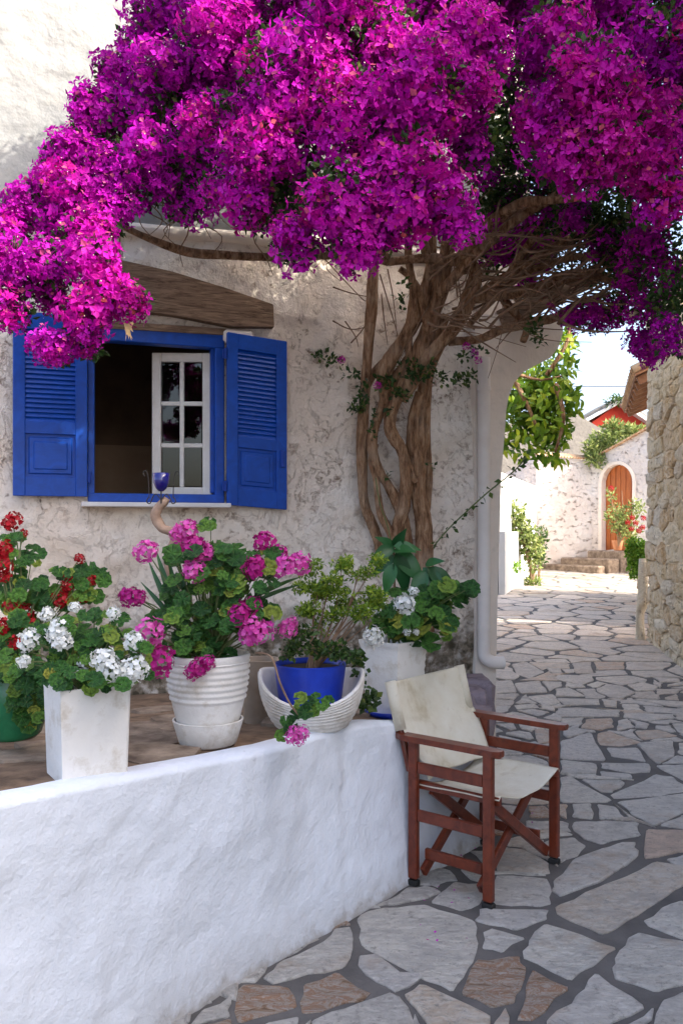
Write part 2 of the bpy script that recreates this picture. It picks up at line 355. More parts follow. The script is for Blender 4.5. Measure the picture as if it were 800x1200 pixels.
# ------------------------------------------------------------------ ground and crazy paving
xs = [-60,-20,-6,-2,0,2,4,6,10,20,60]; ys = [-40,-8,0,3,6]+[6+k for k in range(1,17)]+[30,60,120]
V = [(x, y, float(g(y))) for y in ys for x in xs]; nx = len(xs)
F = [(j*nx+i, j*nx+i+1, (j+1)*nx+i+1, (j+1)*nx+i) for j in range(len(ys)-1) for i in range(nx-1)]
ground = tag(mk('ground', V, F, MAT['mortar']), kind='structure')
def zA(l): return [(480+a/2.5, 940+b/2.5) for a, b in l]
def zB(l): return [(200+a/2.667, 960+b/2.667) for a, b in l]
def zC(l): return [(560+a/3.333, 740+b/3.333) for a, b in l]
TR = [(zA(l), r) for l, r in (
 ([(420,235),(480,170),(560,140),(630,120),(660,122),(668,160),(560,235),(440,278),(415,262)],0),
 ([(425,310),(560,248),(720,178),(800,190),(830,205),(825,235),(700,310),(600,375),(560,390),(430,330)],0),
 ([(480,60),(570,56),(670,62),(675,100),(560,125),(510,110),(478,85)],0), ([(475,8),(530,6),(535,52),(475,45)],0), ([(548,8),(600,15),(628,48),(555,52)],0),
 ([(692,82),(800,85),(840,90),(840,140),(760,155),(685,168)],1), ([(750,170),(840,145),(860,200),(790,192)],0),
 ([(685,350),(740,310),(790,292),(850,290),(850,385),(800,405),(690,362)],0),
 ([(600,460),(640,400),(670,385),(800,410),(860,440),(850,530),(720,558),(600,520),(592,490)],0),
 ([(330,440),(350,405),(395,358),(500,390),(605,430),(540,480),(470,525),(325,455)],0), ([(215,380),(240,372),(338,400),(270,442),(212,430)],0),
 ([(205,315),(405,318),(400,345),(310,378),(190,350)],0), ([(60,295),(130,235),(215,240),(205,300),(150,320)],0),
 ([(255,215),(400,225),(415,260),(412,300),(380,308),(245,300),(235,250)],0), ([(195,465),(260,462),(320,455),(340,490),(325,550),(305,590),(240,605),(150,565)],2),
 ([(360,495),(468,548),(350,648),(315,640),(340,540)],2), ([(545,505),(690,605),(590,650),(540,690),(400,690),(400,645),(490,570)],0),
 ([(740,585),(800,560),(900,555),(900,700),(690,690)],0), ([(280,605),(290,660),(245,655)],0),
 ([(380,130),(410,112),(480,105),(515,130),(490,160),(440,180),(415,160)],0), ([(440,82),(478,98),(370,110),(300,90)],0), ([(730,70),(800,42),(860,40),(860,78),(800,80)],0),
 ([(250,130),(330,140),(405,180),(410,212),(255,205)],0), ([(400,10),(462,10),(458,52),(420,30)],0))]
TR += [(zB(l), r) for l, r in (
 ([(290,500),(335,455),(480,385),(515,345),(560,340),(570,380),(545,465),(370,505),(315,518)],0), ([(225,520),(300,522),(370,530),(395,590),(210,640),(205,560)],2),
 ([(415,520),(520,480),(630,550),(600,570),(410,612)],2), ([(590,430),(640,425),(720,485),(790,490),(740,530),(700,542),(640,510),(585,460)],0),
 ([(440,635),(600,575),(690,545),(715,560),(760,640),(740,680),(450,690)],0), ([(100,600),(195,555),(190,575),(185,620),(60,650)],0),
 ([(640,275),(740,217),(800,212),(845,230),(800,250),(700,270)],0), ([(300,640),(400,620),(395,690),(240,700)],0), ([(60,665),(190,628),(180,700),(40,720)],2))]
TR += [([(418,1078),(432,1068),(480,1062),(498,1061),(556,1080),(560,1108),(548,1136),(530,1163),(480,1140),(424,1110)],0),
 ([(473,1168),(492,1155),(497,1156),(574,1192),(574,1204),(560,1230),(520,1225)],0)]
TR += [(zC(l), 0) for l in (
 [(70,490),(200,485),(270,510),(275,555),(65,525)],[(320,430),(440,395),(500,508),(320,500)],[(465,400),(510,390),(640,435),(560,450),(475,445)],
 [(500,455),(620,455),(655,512),(520,490)],[(615,440),(760,428),(765,490),(700,522)],[(690,525),(800,520),(880,530),(880,590),(800,585)],
 [(478,515),(665,518),(670,552),(600,556),(480,535)],[(475,550),(595,562),(600,578),(480,570)],[(400,580),(560,585),(570,600),(520,632),(480,630)],
 [(320,505),(460,520),(460,558),(320,560)],[(320,572),(360,567),(520,660),(500,670),(320,670)],[(515,640),(690,560),(760,570),(800,600),(860,620),(700,645),(530,655)],
 [(540,668),(800,635),(900,640),(900,680),(800,710),(686,763),(600,720)],[(570,320),(760,325),(770,340),(660,352),(565,338)],[(545,350),(580,342),(612,375),(540,390)],
 [(420,345),(520,340),(530,375),(480,388),(400,380)],[(310,300),(390,298),(555,310),(550,335),(420,335),(300,325)],[(320,340),(412,337),(405,360),(340,375)],
 [(610,390),(700,385),(780,410),(640,425)],[(755,360),(850,360),(850,400),(780,395)],[(220,385),(310,390),(310,430),(235,440)],
 [(640,290),(800,305),(860,320),(800,323),(660,316)],[(600,265),(800,275),(850,290),(850,298),(740,293)],[(560,285),(620,285),(640,310),(565,310)],
 [(480,265),(540,270),(540,300),(495,295)],[(305,262),(470,265),(475,288),(340,290)],[(460,225),(500,207),(560,215),(615,240),(560,268),(510,258),(470,240)],
 [(130,130),(185,120),(260,160),(200,185),(150,170)],[(450,120),(570,120),(570,150),(460,152)],[(390,62),(510,60),(525,85),(430,82)],[(365,125),(440,120),(450,165),(380,165)],
 [(140,205),(240,195),(270,240),(165,245)],[(190,255),(290,245),(320,278),(260,295)],[(300,225),(350,220),(420,255),(300,256)],[(210,110),(340,108),(360,124),(230,122)],
 [(65,195),(130,192),(150,240),(65,245)],[(690,225),(800,228),(770,245),(700,248)],[(66,265),(140,270),(130,290),(66,295)],[(140,290),(215,282),(240,300),(150,305)],
 [(680,180),(780,185),(790,200),(710,200)],[(580,210),(640,200),(700,215),(690,232),(620,235)],[(265,145),(318,145),(330,165),(290,165)],[(325,148),(375,148),(372,162),(345,166)],
 [(310,172),(445,174),(450,195),(400,213),(300,187)])]
polys = []
for l, r in TR: polys.append((np.array([PG(*p) for p in l]), r))
# filler stones grown between and beyond the traced ones
segA = np.concatenate([p for p, _ in polys]); segB = np.concatenate([np.roll(p, -1, 0) for p, _ in polys])
def inside(q, p):
    x, y = q; c = False; n = len(p)
    for i in range(n):
        (x1, y1), (x2, y2) = p[i], p[i-1]
        if (y1 > y) != (y2 > y) and x < (x2-x1)*(y-y1)/(y2-y1)+x1: c = not c
    return c
def dseg(q):
    d = segB-segA; t = np.clip(((q-segA)*d).sum(1)/np.maximum((d*d).sum(1), 1e-9), 0, 1)
    return np.sqrt((((segA+d*t[:,None])-q)**2).sum(1).min())
def xlim(Y):
    if Y < 4.1: lo = -.517+(Y-2.586)*1.166/1.468+.0
    elif Y < 6.3: lo = .68+(Y-4.1)*.19
    else: lo = 1.15+(Y-6.3)*.04
    if Y < 8.5: hi = max(.5*Y+.3, 1.8)
    elif Y < 10.4: hi = 3.43+(Y-8.58)*.15-.25
    else: hi = .40*Y+.3
    return lo, min(hi, .43*Y+.5)
seeds = []; rs = []
tries = 0
while tries < 26000:
    tries += 1
    Y = rng.uniform(2.0, 21.2) if tries > 6000 else rng.uniform(2., 7.)
    lo, hi = xlim(Y); X = rng.uniform(lo-.1, hi)
    q = np.array([X, Y]); near = Y < 8.0
    rr = rng.choice([.07, .11, .16, .2]) if near else rng.choice([.15, .2, .26], p=[.3,.4,.3])
    if seeds and (np.sqrt(((np.array(seeds)-q)**2).sum(1)) < (np.array(rs)+rr)*.98).any(): continue
    if near or Y < 9:
        if dseg(q) < rr*.55: continue
        if any(abs(p[:,0].mean()-X) < .8 and abs(p[:,1].mean()-Y) < .9 and inside(q, p) for p, _ in polys): continue
    seeds.append(q); rs.append(rr)
S = np.array(seeds); RS = np.array(rs)
for i, (q, r_) in enumerate(zip(S, RS)):
    d2 = ((S-q)**2).sum(1); nb = np.where((d2 < 1.4**2) & (d2 > 0))[0]; n = 26; pts = []
    dn = S[nb]-q; L = np.sqrt((dn**2).sum(1)); w_ = (L*L+r_*r_-RS[nb]**2)/(2*L)
    near = q[1] < 9.5
    jt = .020 if near else .024
    if near:
        msk = (np.abs(segA-q).max(1) < 2.0); a = segA[msk]-q; b = segB[msk]-q
    ph = rng.uniform(0, 6.28)
    for k in range(n):
        t = ph+2*math.pi*k/n; u = np.array([math.cos(t), math.sin(t)])
        c = (dn@u)/L; ok = c > .05; rad = min(((w_[ok]-jt)/c[ok]).min() if ok.any() else .4, .55)
        if near and len(a):
            e = b-a; den = u[0]*e[:,1]-u[1]*e[:,0]; den = np.where(abs(den) < 1e-9, 1e-9, den)
            tt = (a[:,0]*e[:,1]-a[:,1]*e[:,0])/den; ss = (a[:,0]*u[1]-a[:,1]*u[0])/den
            hit = (tt > 0) & (ss >= 0) & (ss <= 1)
            if hit.any(): rad = min(rad, tt[hit].min()-.03)
        pts.append(q+u*max(rad, .012))
    # keep only the corners (drop near-collinear points)
    keep = list(range(n)); changed = True
    while changed and len(keep) > 4:
        changed = False
        for j in range(len(keep)):
            a0, b0, c0 = pts[keep[j-1]], pts[keep[j]], pts[keep[(j+1) % len(keep)]]
            e = c0-a0; h = abs(e[0]*(b0-a0)[1]-e[1]*(b0-a0)[0])/max(np.hypot(*e), 1e-6)
            if h < .013: keep.pop(j); changed = True; break
    pp = np.array([pts[k] for k in keep])
    ar = .5*abs((pp[:,0]*np.roll(pp[:,1],-1)-pp[:,1]*np.roll(pp[:,0],-1)).sum())
    if ar > .004: polys.append((pp, 0 if rng.random() > .05 else (2 if q[1] < 8 else 0)))
def stone(pp, hi=True):
    ar = .5*(pp[:,0]*np.roll(pp[:,1],-1)-pp[:,1]*np.roll(pp[:,0],-1)).sum()
    if ar < 0: pp = pp[::-1]
    if hi:                                   # break the edges up a little
        out = []
        for i in range(len(pp)):
            a, b = pp[i], pp[(i+1) % len(pp)]; L = np.hypot(*(b-a)); m = 3 if L > .16 else (2 if L > .07 else 1)
            nrm = np.array([(b-a)[1], -(b-a)[0]])/max(L, 1e-6)
            out.append(a+(b-a)*.06 if L > .05 else a)
            for k in range(1, m): out.append(a+(b-a)*(k/m+rng.uniform(-.06,.06))+nrm*rng.uniform(-.012,.009))
            if L > .05: out.append(a+(b-a)*.94)
        pp = np.array(out)
    n = len(pp); c = pp.mean(0); d = c-pp; L = np.maximum(np.sqrt((d**2).sum(1)), 1e-6)[:,None]
    inn = pp+d/L*np.minimum(.012, L*.2); th = rng.uniform(.004, .011); sx, sy = rng.uniform(-.012, .012, 2)
    gz = lambda p: float(g(p[1]))
    V = [(p[0], p[1], gz(p)-.01) for p in pp]+[(p[0], p[1], gz(p)+th*.55) for p in pp]+[(p[0], p[1], gz(p)+th+sx*(p[0]-c[0])+sy*(p[1]-c[1])) for p in inn]
    F = [[i,(i+1)%n,n+(i+1)%n,n+i] for i in range(n)]+[[n+i,n+(i+1)%n,2*n+(i+1)%n,2*n+i] for i in range(n)]+[[2*n+i for i in range(n)]]
    return V, F
polys.sort(key=lambda t: t[0][:,1].mean())
def inview(p):
    c = p.mean(0); x = 400+1000*c[0]/c[1]; y = 620+1000*(1.5-float(g(c[1])))/c[1]
    return -40 < x < 840 and y < 1240
vis = [t for t in polys if inview(t[0])]; rest = [t for t in polys if not inview(t[0])]
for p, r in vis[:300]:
    V, F = stone(p); o = mk('paving_stone', V, F, MAT['rust' if r == 2 else 'flag'], ground); wq = min(1,max(0,(p[:,1].mean()-5)/5)); o.color = (1+.10*wq, 1.0-.02*wq, .98-.12*wq, 1) if r != 1 else (1.0,.82,.70,1)  # distance tint: warm bounced light put into the stone colour
far = MB()
for p, r in vis[300:]+rest:
    V, F = stone(p, False); far.add(V, F, random.random())
t = NT('flagstone_far'); a = t.n('Attribute', attribute_name='rnd').outputs['Fac']; co = t.coord()
c = t.ramp(a, [(0, (.30,.27,.25)), (.5, (.38,.34,.29)), (1, (.34,.27,.21))]); c = t.mix(t.ramp(t.noise(co, 8, 7), [(.35,.7),(.5,0)]), c, (.18,.16,.145))
t.bump(t.noise(co, 12, 7), 1, .015); MAT['flagfar'] = t.done(c, .75)
tag(far.obj('distant_paving', MAT['flagfar'], ground, rnd=True), kind='stuff')

# ------------------------------------------------------------------ house
HO = Vector((1.10, 6.2, 0)); HS = Vector((-.946, -.326, 0)).normalized(); HN = Vector((.326, -.946, 0)).normalized()
def W(s, z, o=0.): return HO+HS*s+HN*o+UP*z
def pxw(x, y):
    u = (x-400)/1000; s = (HO.x-HO.y*u)/(-HS.x+HS.y*u); Y = HO.y+HS.y*s; return s, 1.5-(y-620)/1000*Y
house = empty('village_house', (1.10, 6.2, 0), 'whitewashed old village house with peeling plaster and a blue shuttered window', 'house')
SL, SR = pxw(103, 590)[0], pxw(262, 590)[0]; ZB, ZT = 1.665, 2.765      # window opening
sg = sorted(set(list(np.arange(0, 6.0, .035))+[SL, SR])); zg = sorted(set(list(np.arange(0, 6.6, .035))+[ZB, ZT]))
sg = [v for i, v in enumerate(sg) if i == 0 or v in (SL, SR) or min(abs(v-SL), abs(v-SR)) > .012]; zg = [v for v in zg if v in (ZB, ZT) or min(abs(v-ZB), abs(v-ZT)) > .012]
sg = np.array(sg); zg = np.array(zg); SS, ZZ = np.meshgrid(sg, zg)
pts = np.c_[SS.ravel()*1.0, ZZ.ravel(), np.zeros(SS.size)]
disp = .060*fbm(pts*1.1, 3)+.030*fbm(pts*4.5+9, 3)+.012*fbm(pts*14+3, 2)
upz = np.clip((ZZ.ravel()-3.3)/.15, 0, 1); disp = disp*(1-.55*upz)+upz*.05
dw = np.maximum(np.maximum(SR-SS.ravel(), SS.ravel()-SL), np.maximum(ZB-ZZ.ravel(), ZZ.ravel()-ZT)); disp *= np.clip(dw/.12+.1, 0, 1)
shz = (SS.ravel() > SR-.62) & (SS.ravel() < SL+.55) & (ZZ.ravel() > 1.5) & (ZZ.ravel() < 2.9); disp = np.where(shz, np.minimum(disp*.5, .012), disp)
V = [tuple(W(s, z, d)) for s, z, d in zip(SS.ravel(), ZZ.ravel(), disp)]; n = len(sg); F = []; mi = []
for j in range(len(zg)-1):
    for i in range(n-1):
        sc_, zc_ = (sg[i]+sg[i+1])/2, (zg[j]+zg[j+1])/2
        if SR < sc_ < SL and ZB < zc_ < ZT: continue
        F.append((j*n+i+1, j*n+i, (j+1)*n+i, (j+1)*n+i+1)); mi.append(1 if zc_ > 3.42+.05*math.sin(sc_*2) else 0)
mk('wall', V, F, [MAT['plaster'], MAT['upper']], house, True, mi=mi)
mb = MB()                                       # side, back and end walls, flat roof, reveals of the opening
mb.add([W(0,-.2),W(0,6.5),W(0,6.5,-6),W(0,-.2,-6)], [(0,1,2,3)]); mb.add([W(6,-.2),W(6,6.5),W(6,6.5,-6),W(6,-.2,-6)], [(3,2,1,0)])
mb.add([W(0,-.2,-6),W(0,6.5,-6),W(6,6.5,-6),W(6,-.2,-6)], [(0,1,2,3)]); mb.add([W(-.1,6.5,.1),W(6.1,6.5,.1),W(6.1,6.5,-6.1),W(-.1,6.5,-6.1)], [(0,1,2,3)])
for a, b in (((SR,ZB),(SR,ZT)),((SR,ZT),(SL,ZT)),((SL,ZT),(SL,ZB)),((SL,ZB),(SR,ZB))):
    mb.add([W(*a,.02),W(*b,.02),W(*b,-.3),W(*a,-.3)], [(0,1,2,3)])
mb.obj('side_wall', MAT['upper'], house)
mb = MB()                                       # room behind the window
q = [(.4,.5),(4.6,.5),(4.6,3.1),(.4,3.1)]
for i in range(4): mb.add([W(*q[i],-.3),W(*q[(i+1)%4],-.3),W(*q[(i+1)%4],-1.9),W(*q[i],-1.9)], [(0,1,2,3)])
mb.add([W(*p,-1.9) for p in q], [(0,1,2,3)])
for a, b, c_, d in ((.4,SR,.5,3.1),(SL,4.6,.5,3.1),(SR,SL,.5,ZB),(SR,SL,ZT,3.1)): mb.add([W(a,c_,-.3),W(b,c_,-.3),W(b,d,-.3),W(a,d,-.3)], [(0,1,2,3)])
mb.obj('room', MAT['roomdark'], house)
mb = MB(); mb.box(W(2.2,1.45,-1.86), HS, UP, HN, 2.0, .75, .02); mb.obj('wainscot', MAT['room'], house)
# corner pilaster, flaring corbel, string course
mb = MB(); prof = [(577,800),(579,700),(583,560),(588,500),(589,482),(592,466),(598,450),(608,438),(624,429),(640,421),(650,408),(655,392),(655,378)]
pp = [pxw(*p) for p in prof]; pp = [(pp[0][0], -.1)]+pp+[(.17, 3.05),(.17,-.1)]
V = []; F = []; m = len(pp)
for o_ in (.045, -.0, -1.4):
    for (s, z) in pp: V.append(W(s, z, o_))
for k in range(2):
    for i in range(m): F.append([k*m+i, k*m+(i+1)%m, (k+1)*m+(i+1)%m, (k+1)*m+i])
F.append(list(range(m))); mb.add(V, F); o = mb.obj('corner_corbel', MAT['corner'], house); autosmooth(o, 35)
mb = MB(); mb.tube([W(s, 3.40+.03*math.sin(s*1.7), .035) for s in np.arange(0, 6.1, .4)], .045, 8, 3, bump=.1); mb.obj('string_course', MAT['corner'], house, True)
mb = MB(); uw = [pxw(x,y) for x,y in ((585,392),(608,372),(620,345),(622,300),(618,200))]; uw = uw+[(uw[-1][0],6.4),(.1,6.4),(.1,2.9)]
mb.prism([W(s_,z_,.02) for s_,z_ in uw], -HN*1.6); mb.obj('upper_corner', MAT['corner'], house)
# lintel
bz = MB(); A = [pxw(120,304),pxw(200,322),pxw(262,341),pxw(317,360),pxw(318,386),pxw(270,385),pxw(200,372),pxw(130,364)]
bz.prism([W(s,z,.075) for s,z in A], -HN*.2); o = bz.obj('lintel_beam', MAT['oldwood'], house)
bm = bmesh.new(); bm.from_mesh(o.data); bmesh.ops.bevel(bm, geom=bm.edges[:], offset=.008, segments=1); bm.to_mesh(o.data); bm.free()
bz = MB(); A = [pxw(120,377),pxw(292,389),pxw(290,396),pxw(120,386)]; bz.prism([W(s,z,.045) for s,z in A], -HN*.16); bz.obj('lintel_board', MAT['oldwood'], house)
mb = MB(); a = pxw(278,393); mb.box(W(a[0], a[1]-.02, .02), HS, UP, HN, .10, .045, .05, .02); mb.obj('plaster_block', MAT['corner'], house)
# window
FR = .045; mb = MB(); of = -.01
fw = mb.box; mb.box(W((SL+SR)/2, ZT-.05, of), HS, UP, HN, (SL-SR)/2, .045, .045, .005); mb.box(W((SL+SR)/2, ZB+.03, of), HS, UP, HN, (SL-SR)/2, .028, .045, .005)
mb.box(W(SR+.030, (ZB+ZT)/2, of-.003), HS, UP, HN, .030, (ZT-ZB)/2-.01, .044, .005); mb.box(W(SL-.02, (ZB+ZT)/2, of-.003), HS, UP, HN, .02, (ZT-ZB)/2-.01, .044, .005)
mb.box(W(SR+.070, (ZB+ZT)/2-.01, of-.03), HS, UP, HN, .012, (ZT-ZB)/2-.08, .03, .003)
wf = mb.obj('window_frame', MAT['blue'], house)
s0, z0 = pxw(95,592); s1, z1 = pxw(266,598); mb = MB(); mb.box(W((s0+s1)/2, ZB-.014, .05), HS, UP, HN, (s0-s1)/2, .014, .09, .004); mb.obj('window_sill', MAT['marble'], house)
# sash: hinged on the right, swung into the room
a_ = R(17); hs = W(SR+.066, 0, -.06); dv = (HS*math.cos(a_)-HN*math.sin(a_)); dn = dv.cross(UP); SW, SB, ST = .385, ZB+.05, ZT-.115
def sp(u, z, o=0.): return hs+dv*u+UP*z+dn*o
mb = MB(); st = .058
for u, hw in ((st/2, st/2), (SW-st/2, st/2)): mb.box(sp(u,(SB+ST)/2), dv, UP, dn, hw, (ST-SB)/2, .02, .004)
for z in (SB+st/2, ST-st/2): mb.box(sp(SW/2,z), dv, UP, dn, SW/2-st+.001, st/2, .019, .004)
mb.box(sp(SW/2,(SB+ST)/2), dv, UP, dn, .014, (ST-SB)/2-st, .0175, .004)
ph = (ST-SB-2*st)/3
for k in (1,2): mb.box(sp(SW/2,SB+st+k*ph), dv, UP, dn, SW/2-st, .014, .016, .004)
sash = mb.obj('window_sash', MAT['sash'], house)
pw = (SW-2*st)/2
for i in range(2):
    for k in range(3):
        m2 = MB(); m2.box(sp(st+pw*(i+.5)+(.007 if i else -.007)*0, SB+st+ph*(k+.5), -.002), dv, UP, dn, pw/2-.008, ph/2-.008, .002); m2.obj('glass_pane', MAT['glass'], sash)
# shutters
def shutter(hinge, dirv, wdt, zb, zt, label, zdrop=0.):
    nv = dirv.cross(UP); nv = nv if nv.dot(HN) > 0 else -nv; H = zt-zb
    def q(u, z, o=0.): return hinge+dirv*u+UP*(zb+z-zdrop*u)+nv*o
    dd = (dirv-UP*zdrop).normalized(); mb = MB(); s_ = .070
    for u in (s_/2, wdt-s_/2): mb.box(q(u,H/2), dd, UP, nv, s_/2, H/2, .018, .004)
    rails = ((0,.115),(H*.34,H*.34+.075),(H-.10,H))
    for a, b in rails: mb.box(q(wdt/2,(a+b)/2,-.001), dd, UP, nv, wdt/2-s_+.002, (b-a)/2, .0165, .003)
    mb.box(q(wdt/2,(.115+H*.34)/2,-.008), dd, UP, nv, wdt/2-s_, (H*.34-.115)/2, .006)
    o = mb.obj('shutter', MAT['blue'], house); tag(o, label); m2 = MB()
    pc = (.115+H*.34)/2; ph_ = (H*.34-.115)/2; hw = wdt/2-s_
    m2.box(q(wdt/2,pc,.000), dd, UP, nv, hw-.018, ph_-.018, .008, .006); m2.box(q(wdt/2,pc,.006), dd, UP, nv, hw-.045, ph_-.045, .008, .006)
    m2.obj('raised_panel', MAT['blue'], o); L0, L1 = H*.34+.075, H-.10; nsl = 19
    me = None
    for k in range(nsl):
        z = L0+(k+.5)*(L1-L0)/nsl; up2 = (UP*.90-nv*.42).normalized(); n2 = dd.cross(up2)
        m3 = MB(); m3.box(q(wdt/2,z,-.001), dd, up2, n2, hw+.001, .0205, .003, .001); m3.obj('louvre_slat', MAT['blue'], o)
    for z in (.12, H-.14):
        m4 = MB(); m4.box(q(-.006,z,.004), dirv, UP, nv, .022, .03, .006, .002); m4.tube([q(-.012,z-.035,.016), q(-.012,z+.035,.016)], .007, 8, 1); m4.obj('hinge', MAT['bluedark'], o)
    return o, q
sh, q = shutter(W(SL+.005, 0, .055), (HS+HN*.03).normalized(), .425, *[pxw(60,582)[1], pxw(60,371)[1]], 'blue louvred shutter left of the opening, half hidden by blossom', .0)
sh2, q2 = shutter(W(SR-.005, 0, .085), (-HS*math.cos(R(3))-HN*math.sin(R(3))).normalized(), .40, *[pxw(266,590)[1]-.012, pxw(266,393)[1]], 'blue louvred shutter right of the opening, fully visible', .07)
mb = MB(); mb.box(q2(.365,.33,.03), HS, UP, HN, .012, .055, .01, .004); mb.obj('latch', MAT['bluedark'], sh2)
# drain pipe
px0 = pxw(559.5, 700)[0]; mb = MB()
mb.tube([W(px0,2.72,.09), W(px0,1.5,.09), W(px0,.74,.09)], .046, 16, 1); mb.tube([W(px0,.74,.09),W(px0,.62,.09),W(px0-.015,.575,.10),W(px0-.07,.55,.11),W(px0-.14,.545,.12)], .046, 14, 4)
pipe = autosmooth(mb.obj('drain_pipe', MAT['pipe'], house), 50)
for z in (1.33, .80, 2.5): m2 = MB(); m2.tube([W(px0,z-.015,.09),W(px0,z+.015,.09)], .050, 16, 1); m2.obj('pipe_collar', MAT['pipe'], pipe)
mb = MB(); mb.bar(W(-.05,3.02,.0), W(-.62,3.30,.35), .11, .12); mb.obj('eave_beam', MAT['oldwood'], house)

# ------------------------------------------------------------------ planter ledge with earth terrace
def LT(t): return Vector((-.517+1.166*t, 2.586+1.468*t, 0))
def LZ(t): return .775-.13*t if t < .6 else .697-.175*min(1,(t-.6)/.4)**1.3
LD = Vector((1.166,1.468,0)).normalized(); LNv = Vector((LD.y,-LD.x,0))
ledge = empty('planter_ledge', LT(0), 'long whitewashed rough ledge wall retaining the brown terrace under the flower pots', 'garden wall')
ts = np.arange(-1.3, 1.04, .014); rows = 40; V = []; F = []
for t_ in ts:
    b = LT(t_); H = LZ(t_)
    for k in range(rows+14):
        if k < rows: z = H*k/rows*.97; o_ = .0
        else:
            a = (k-rows)/13; z = H*.97+.025*math.sin(min(a*2.2,1)*math.pi/2)-max(0,a-.6)*.02; o_ = -max(0,a-.1)**1.2*.13
        bt = min(1,max(0,(t_-.2)/.35)); o_ -= .085*bt*bt*(3-2*bt)*z/H
        V.append((b.x+LNv.x*o_, b.y+LNv.y*o_, z))
V = np.array(V); d = .030*fbm(V*1.6, 2)+.014*fbm(V*6+4, 3)+.006*fbm(V*22, 2)
V[:,0] += LNv.x*d; V[:,1] += LNv.y*d; topm = V[:,2] > .5; V[:,2] += np.where(topm, .5*d, 0)
rr_ = rows+14
for i in range(len(ts)-1):
    for k in range(rr_-1): F.append((i*rr_+k, (i+1)*rr_+k, (i+1)*rr_+k+1, i*rr_+k+1))
mk('whitewashed_face', V, F, MAT['white_ledge'], ledge, True)
e0 = LT(1.035); e1 = Vector((.86,4.85,0)); mb = MB(); nE = 30; V = []; F = []
for i in range(nE+1):
    p = e0.lerp(e1, i/nE)
    for z in np.linspace(0, .50, 12): V.append((p.x+.02*float(fbm([[p.x*9,p.y*9,z*9]],2)[0]), p.y, z))
    V.append((p.x-.12, p.y, .50))
for i in range(nE):
    for k in range(12): F.append((i*13+k,(i+1)*13+k,(i+1)*13+k+1,i*13+k+1))
mk('end_face', V, F, MAT['stepstone'], ledge, True)
# terrace floor
nu, nv_ = 90, 44; V = []; F = []
def floorz(t_, v):
    z0 = LZ(t_)-.012; return z0*(1-v)+.46*v
def TP(t_, v):
    a = LT(t_)-LNv*(.085+.075*min(1,max(0,(t_-.2)/.35))); s_ = 4.9-(t_+1.3)/2.33*4.75; b = W(s_, 0, .0)
    p = a.lerp(b, v); return Vector((p.x, p.y, floorz(t_, v)))
for i in range(nu+1):
    for j in range(nv_+1): V.append(TP(-1.3+2.33*i/nu, j/nv_))
V = np.array([tuple(v) for v in V]); V[:,2] += .02*fbm(V*5, 3)
for i in range(nu):
    for j in range(nv_): a = i*(nv_+1)+j; F.append((a, a+nv_+1, a+nv_+2, a+1))
mk('terrace_floor', V, F, MAT['earth'], ledge, True)
for k in range(60):                              # flat brown slabs bedded in the earth
    t_ = rng.uniform(-.7, .95); v = rng.uniform(.08, .6); c = TP(t_, v); n = rng.integers(5, 8); a0 = rng.uniform(0, 6); sz = rng.uniform(.07, .15)
    pts = [np.array([c.x, c.y])+sz*rng.uniform(.75,1.2)*np.array([math.cos(a0+6.283*i/n)*1.3, math.sin(a0+6.283*i/n)*.8]) for i in range(n)]
    t2 = rng.uniform(.004,.014); q_ = [Vector((p[0],p[1],c.z-.03)) for p in pts]; m2 = MB(); m2.prism(q_, Vector((0,0,.035+t2))); m2.obj('terrace_slab', MAT['slate'], ledge)

# stone steps under the drain pipe
steps = empty('stone_steps', (.9, 5.3, 0), 'three stacked weathered grey lilac step stones below the drain pipe', 'steps')
for x0, x1, Y0, Y1, yt in ((505,581,5.62,6.02,788),(505,574,5.25,5.60,801),(505,567,4.85,5.23,815)):
    zt = 1.5-(yt-620)/1000*Y1; xa, xb = (x0-400)/1000*Y0, (x1-400)/1000*Y0
    mb = MB(); mb.box(((xa+xb)/2,(Y0+Y1)/2,zt/2), Vector((1,0,0)), Vector((0,1,0)), UP, (xb-xa)/2, (Y1-Y0)/2, zt/2, .03); o = mb.obj('step_stone', MAT['stepstone'], steps)
    bm = bmesh.new(); bm.from_mesh(o.data); bmesh.ops.subdivide_edges(bm, edges=bm.edges[:], cuts=3, use_grid_fill=True)
    for v in bm.verts:
        f = float(fbm([[v.co.x*8,v.co.y*8,v.co.z*8]],3)[0]); v.co += Vector((f*.03,0,f*.02))
    bm.to_mesh(o.data); bm.free(); autosmooth(o, 50)

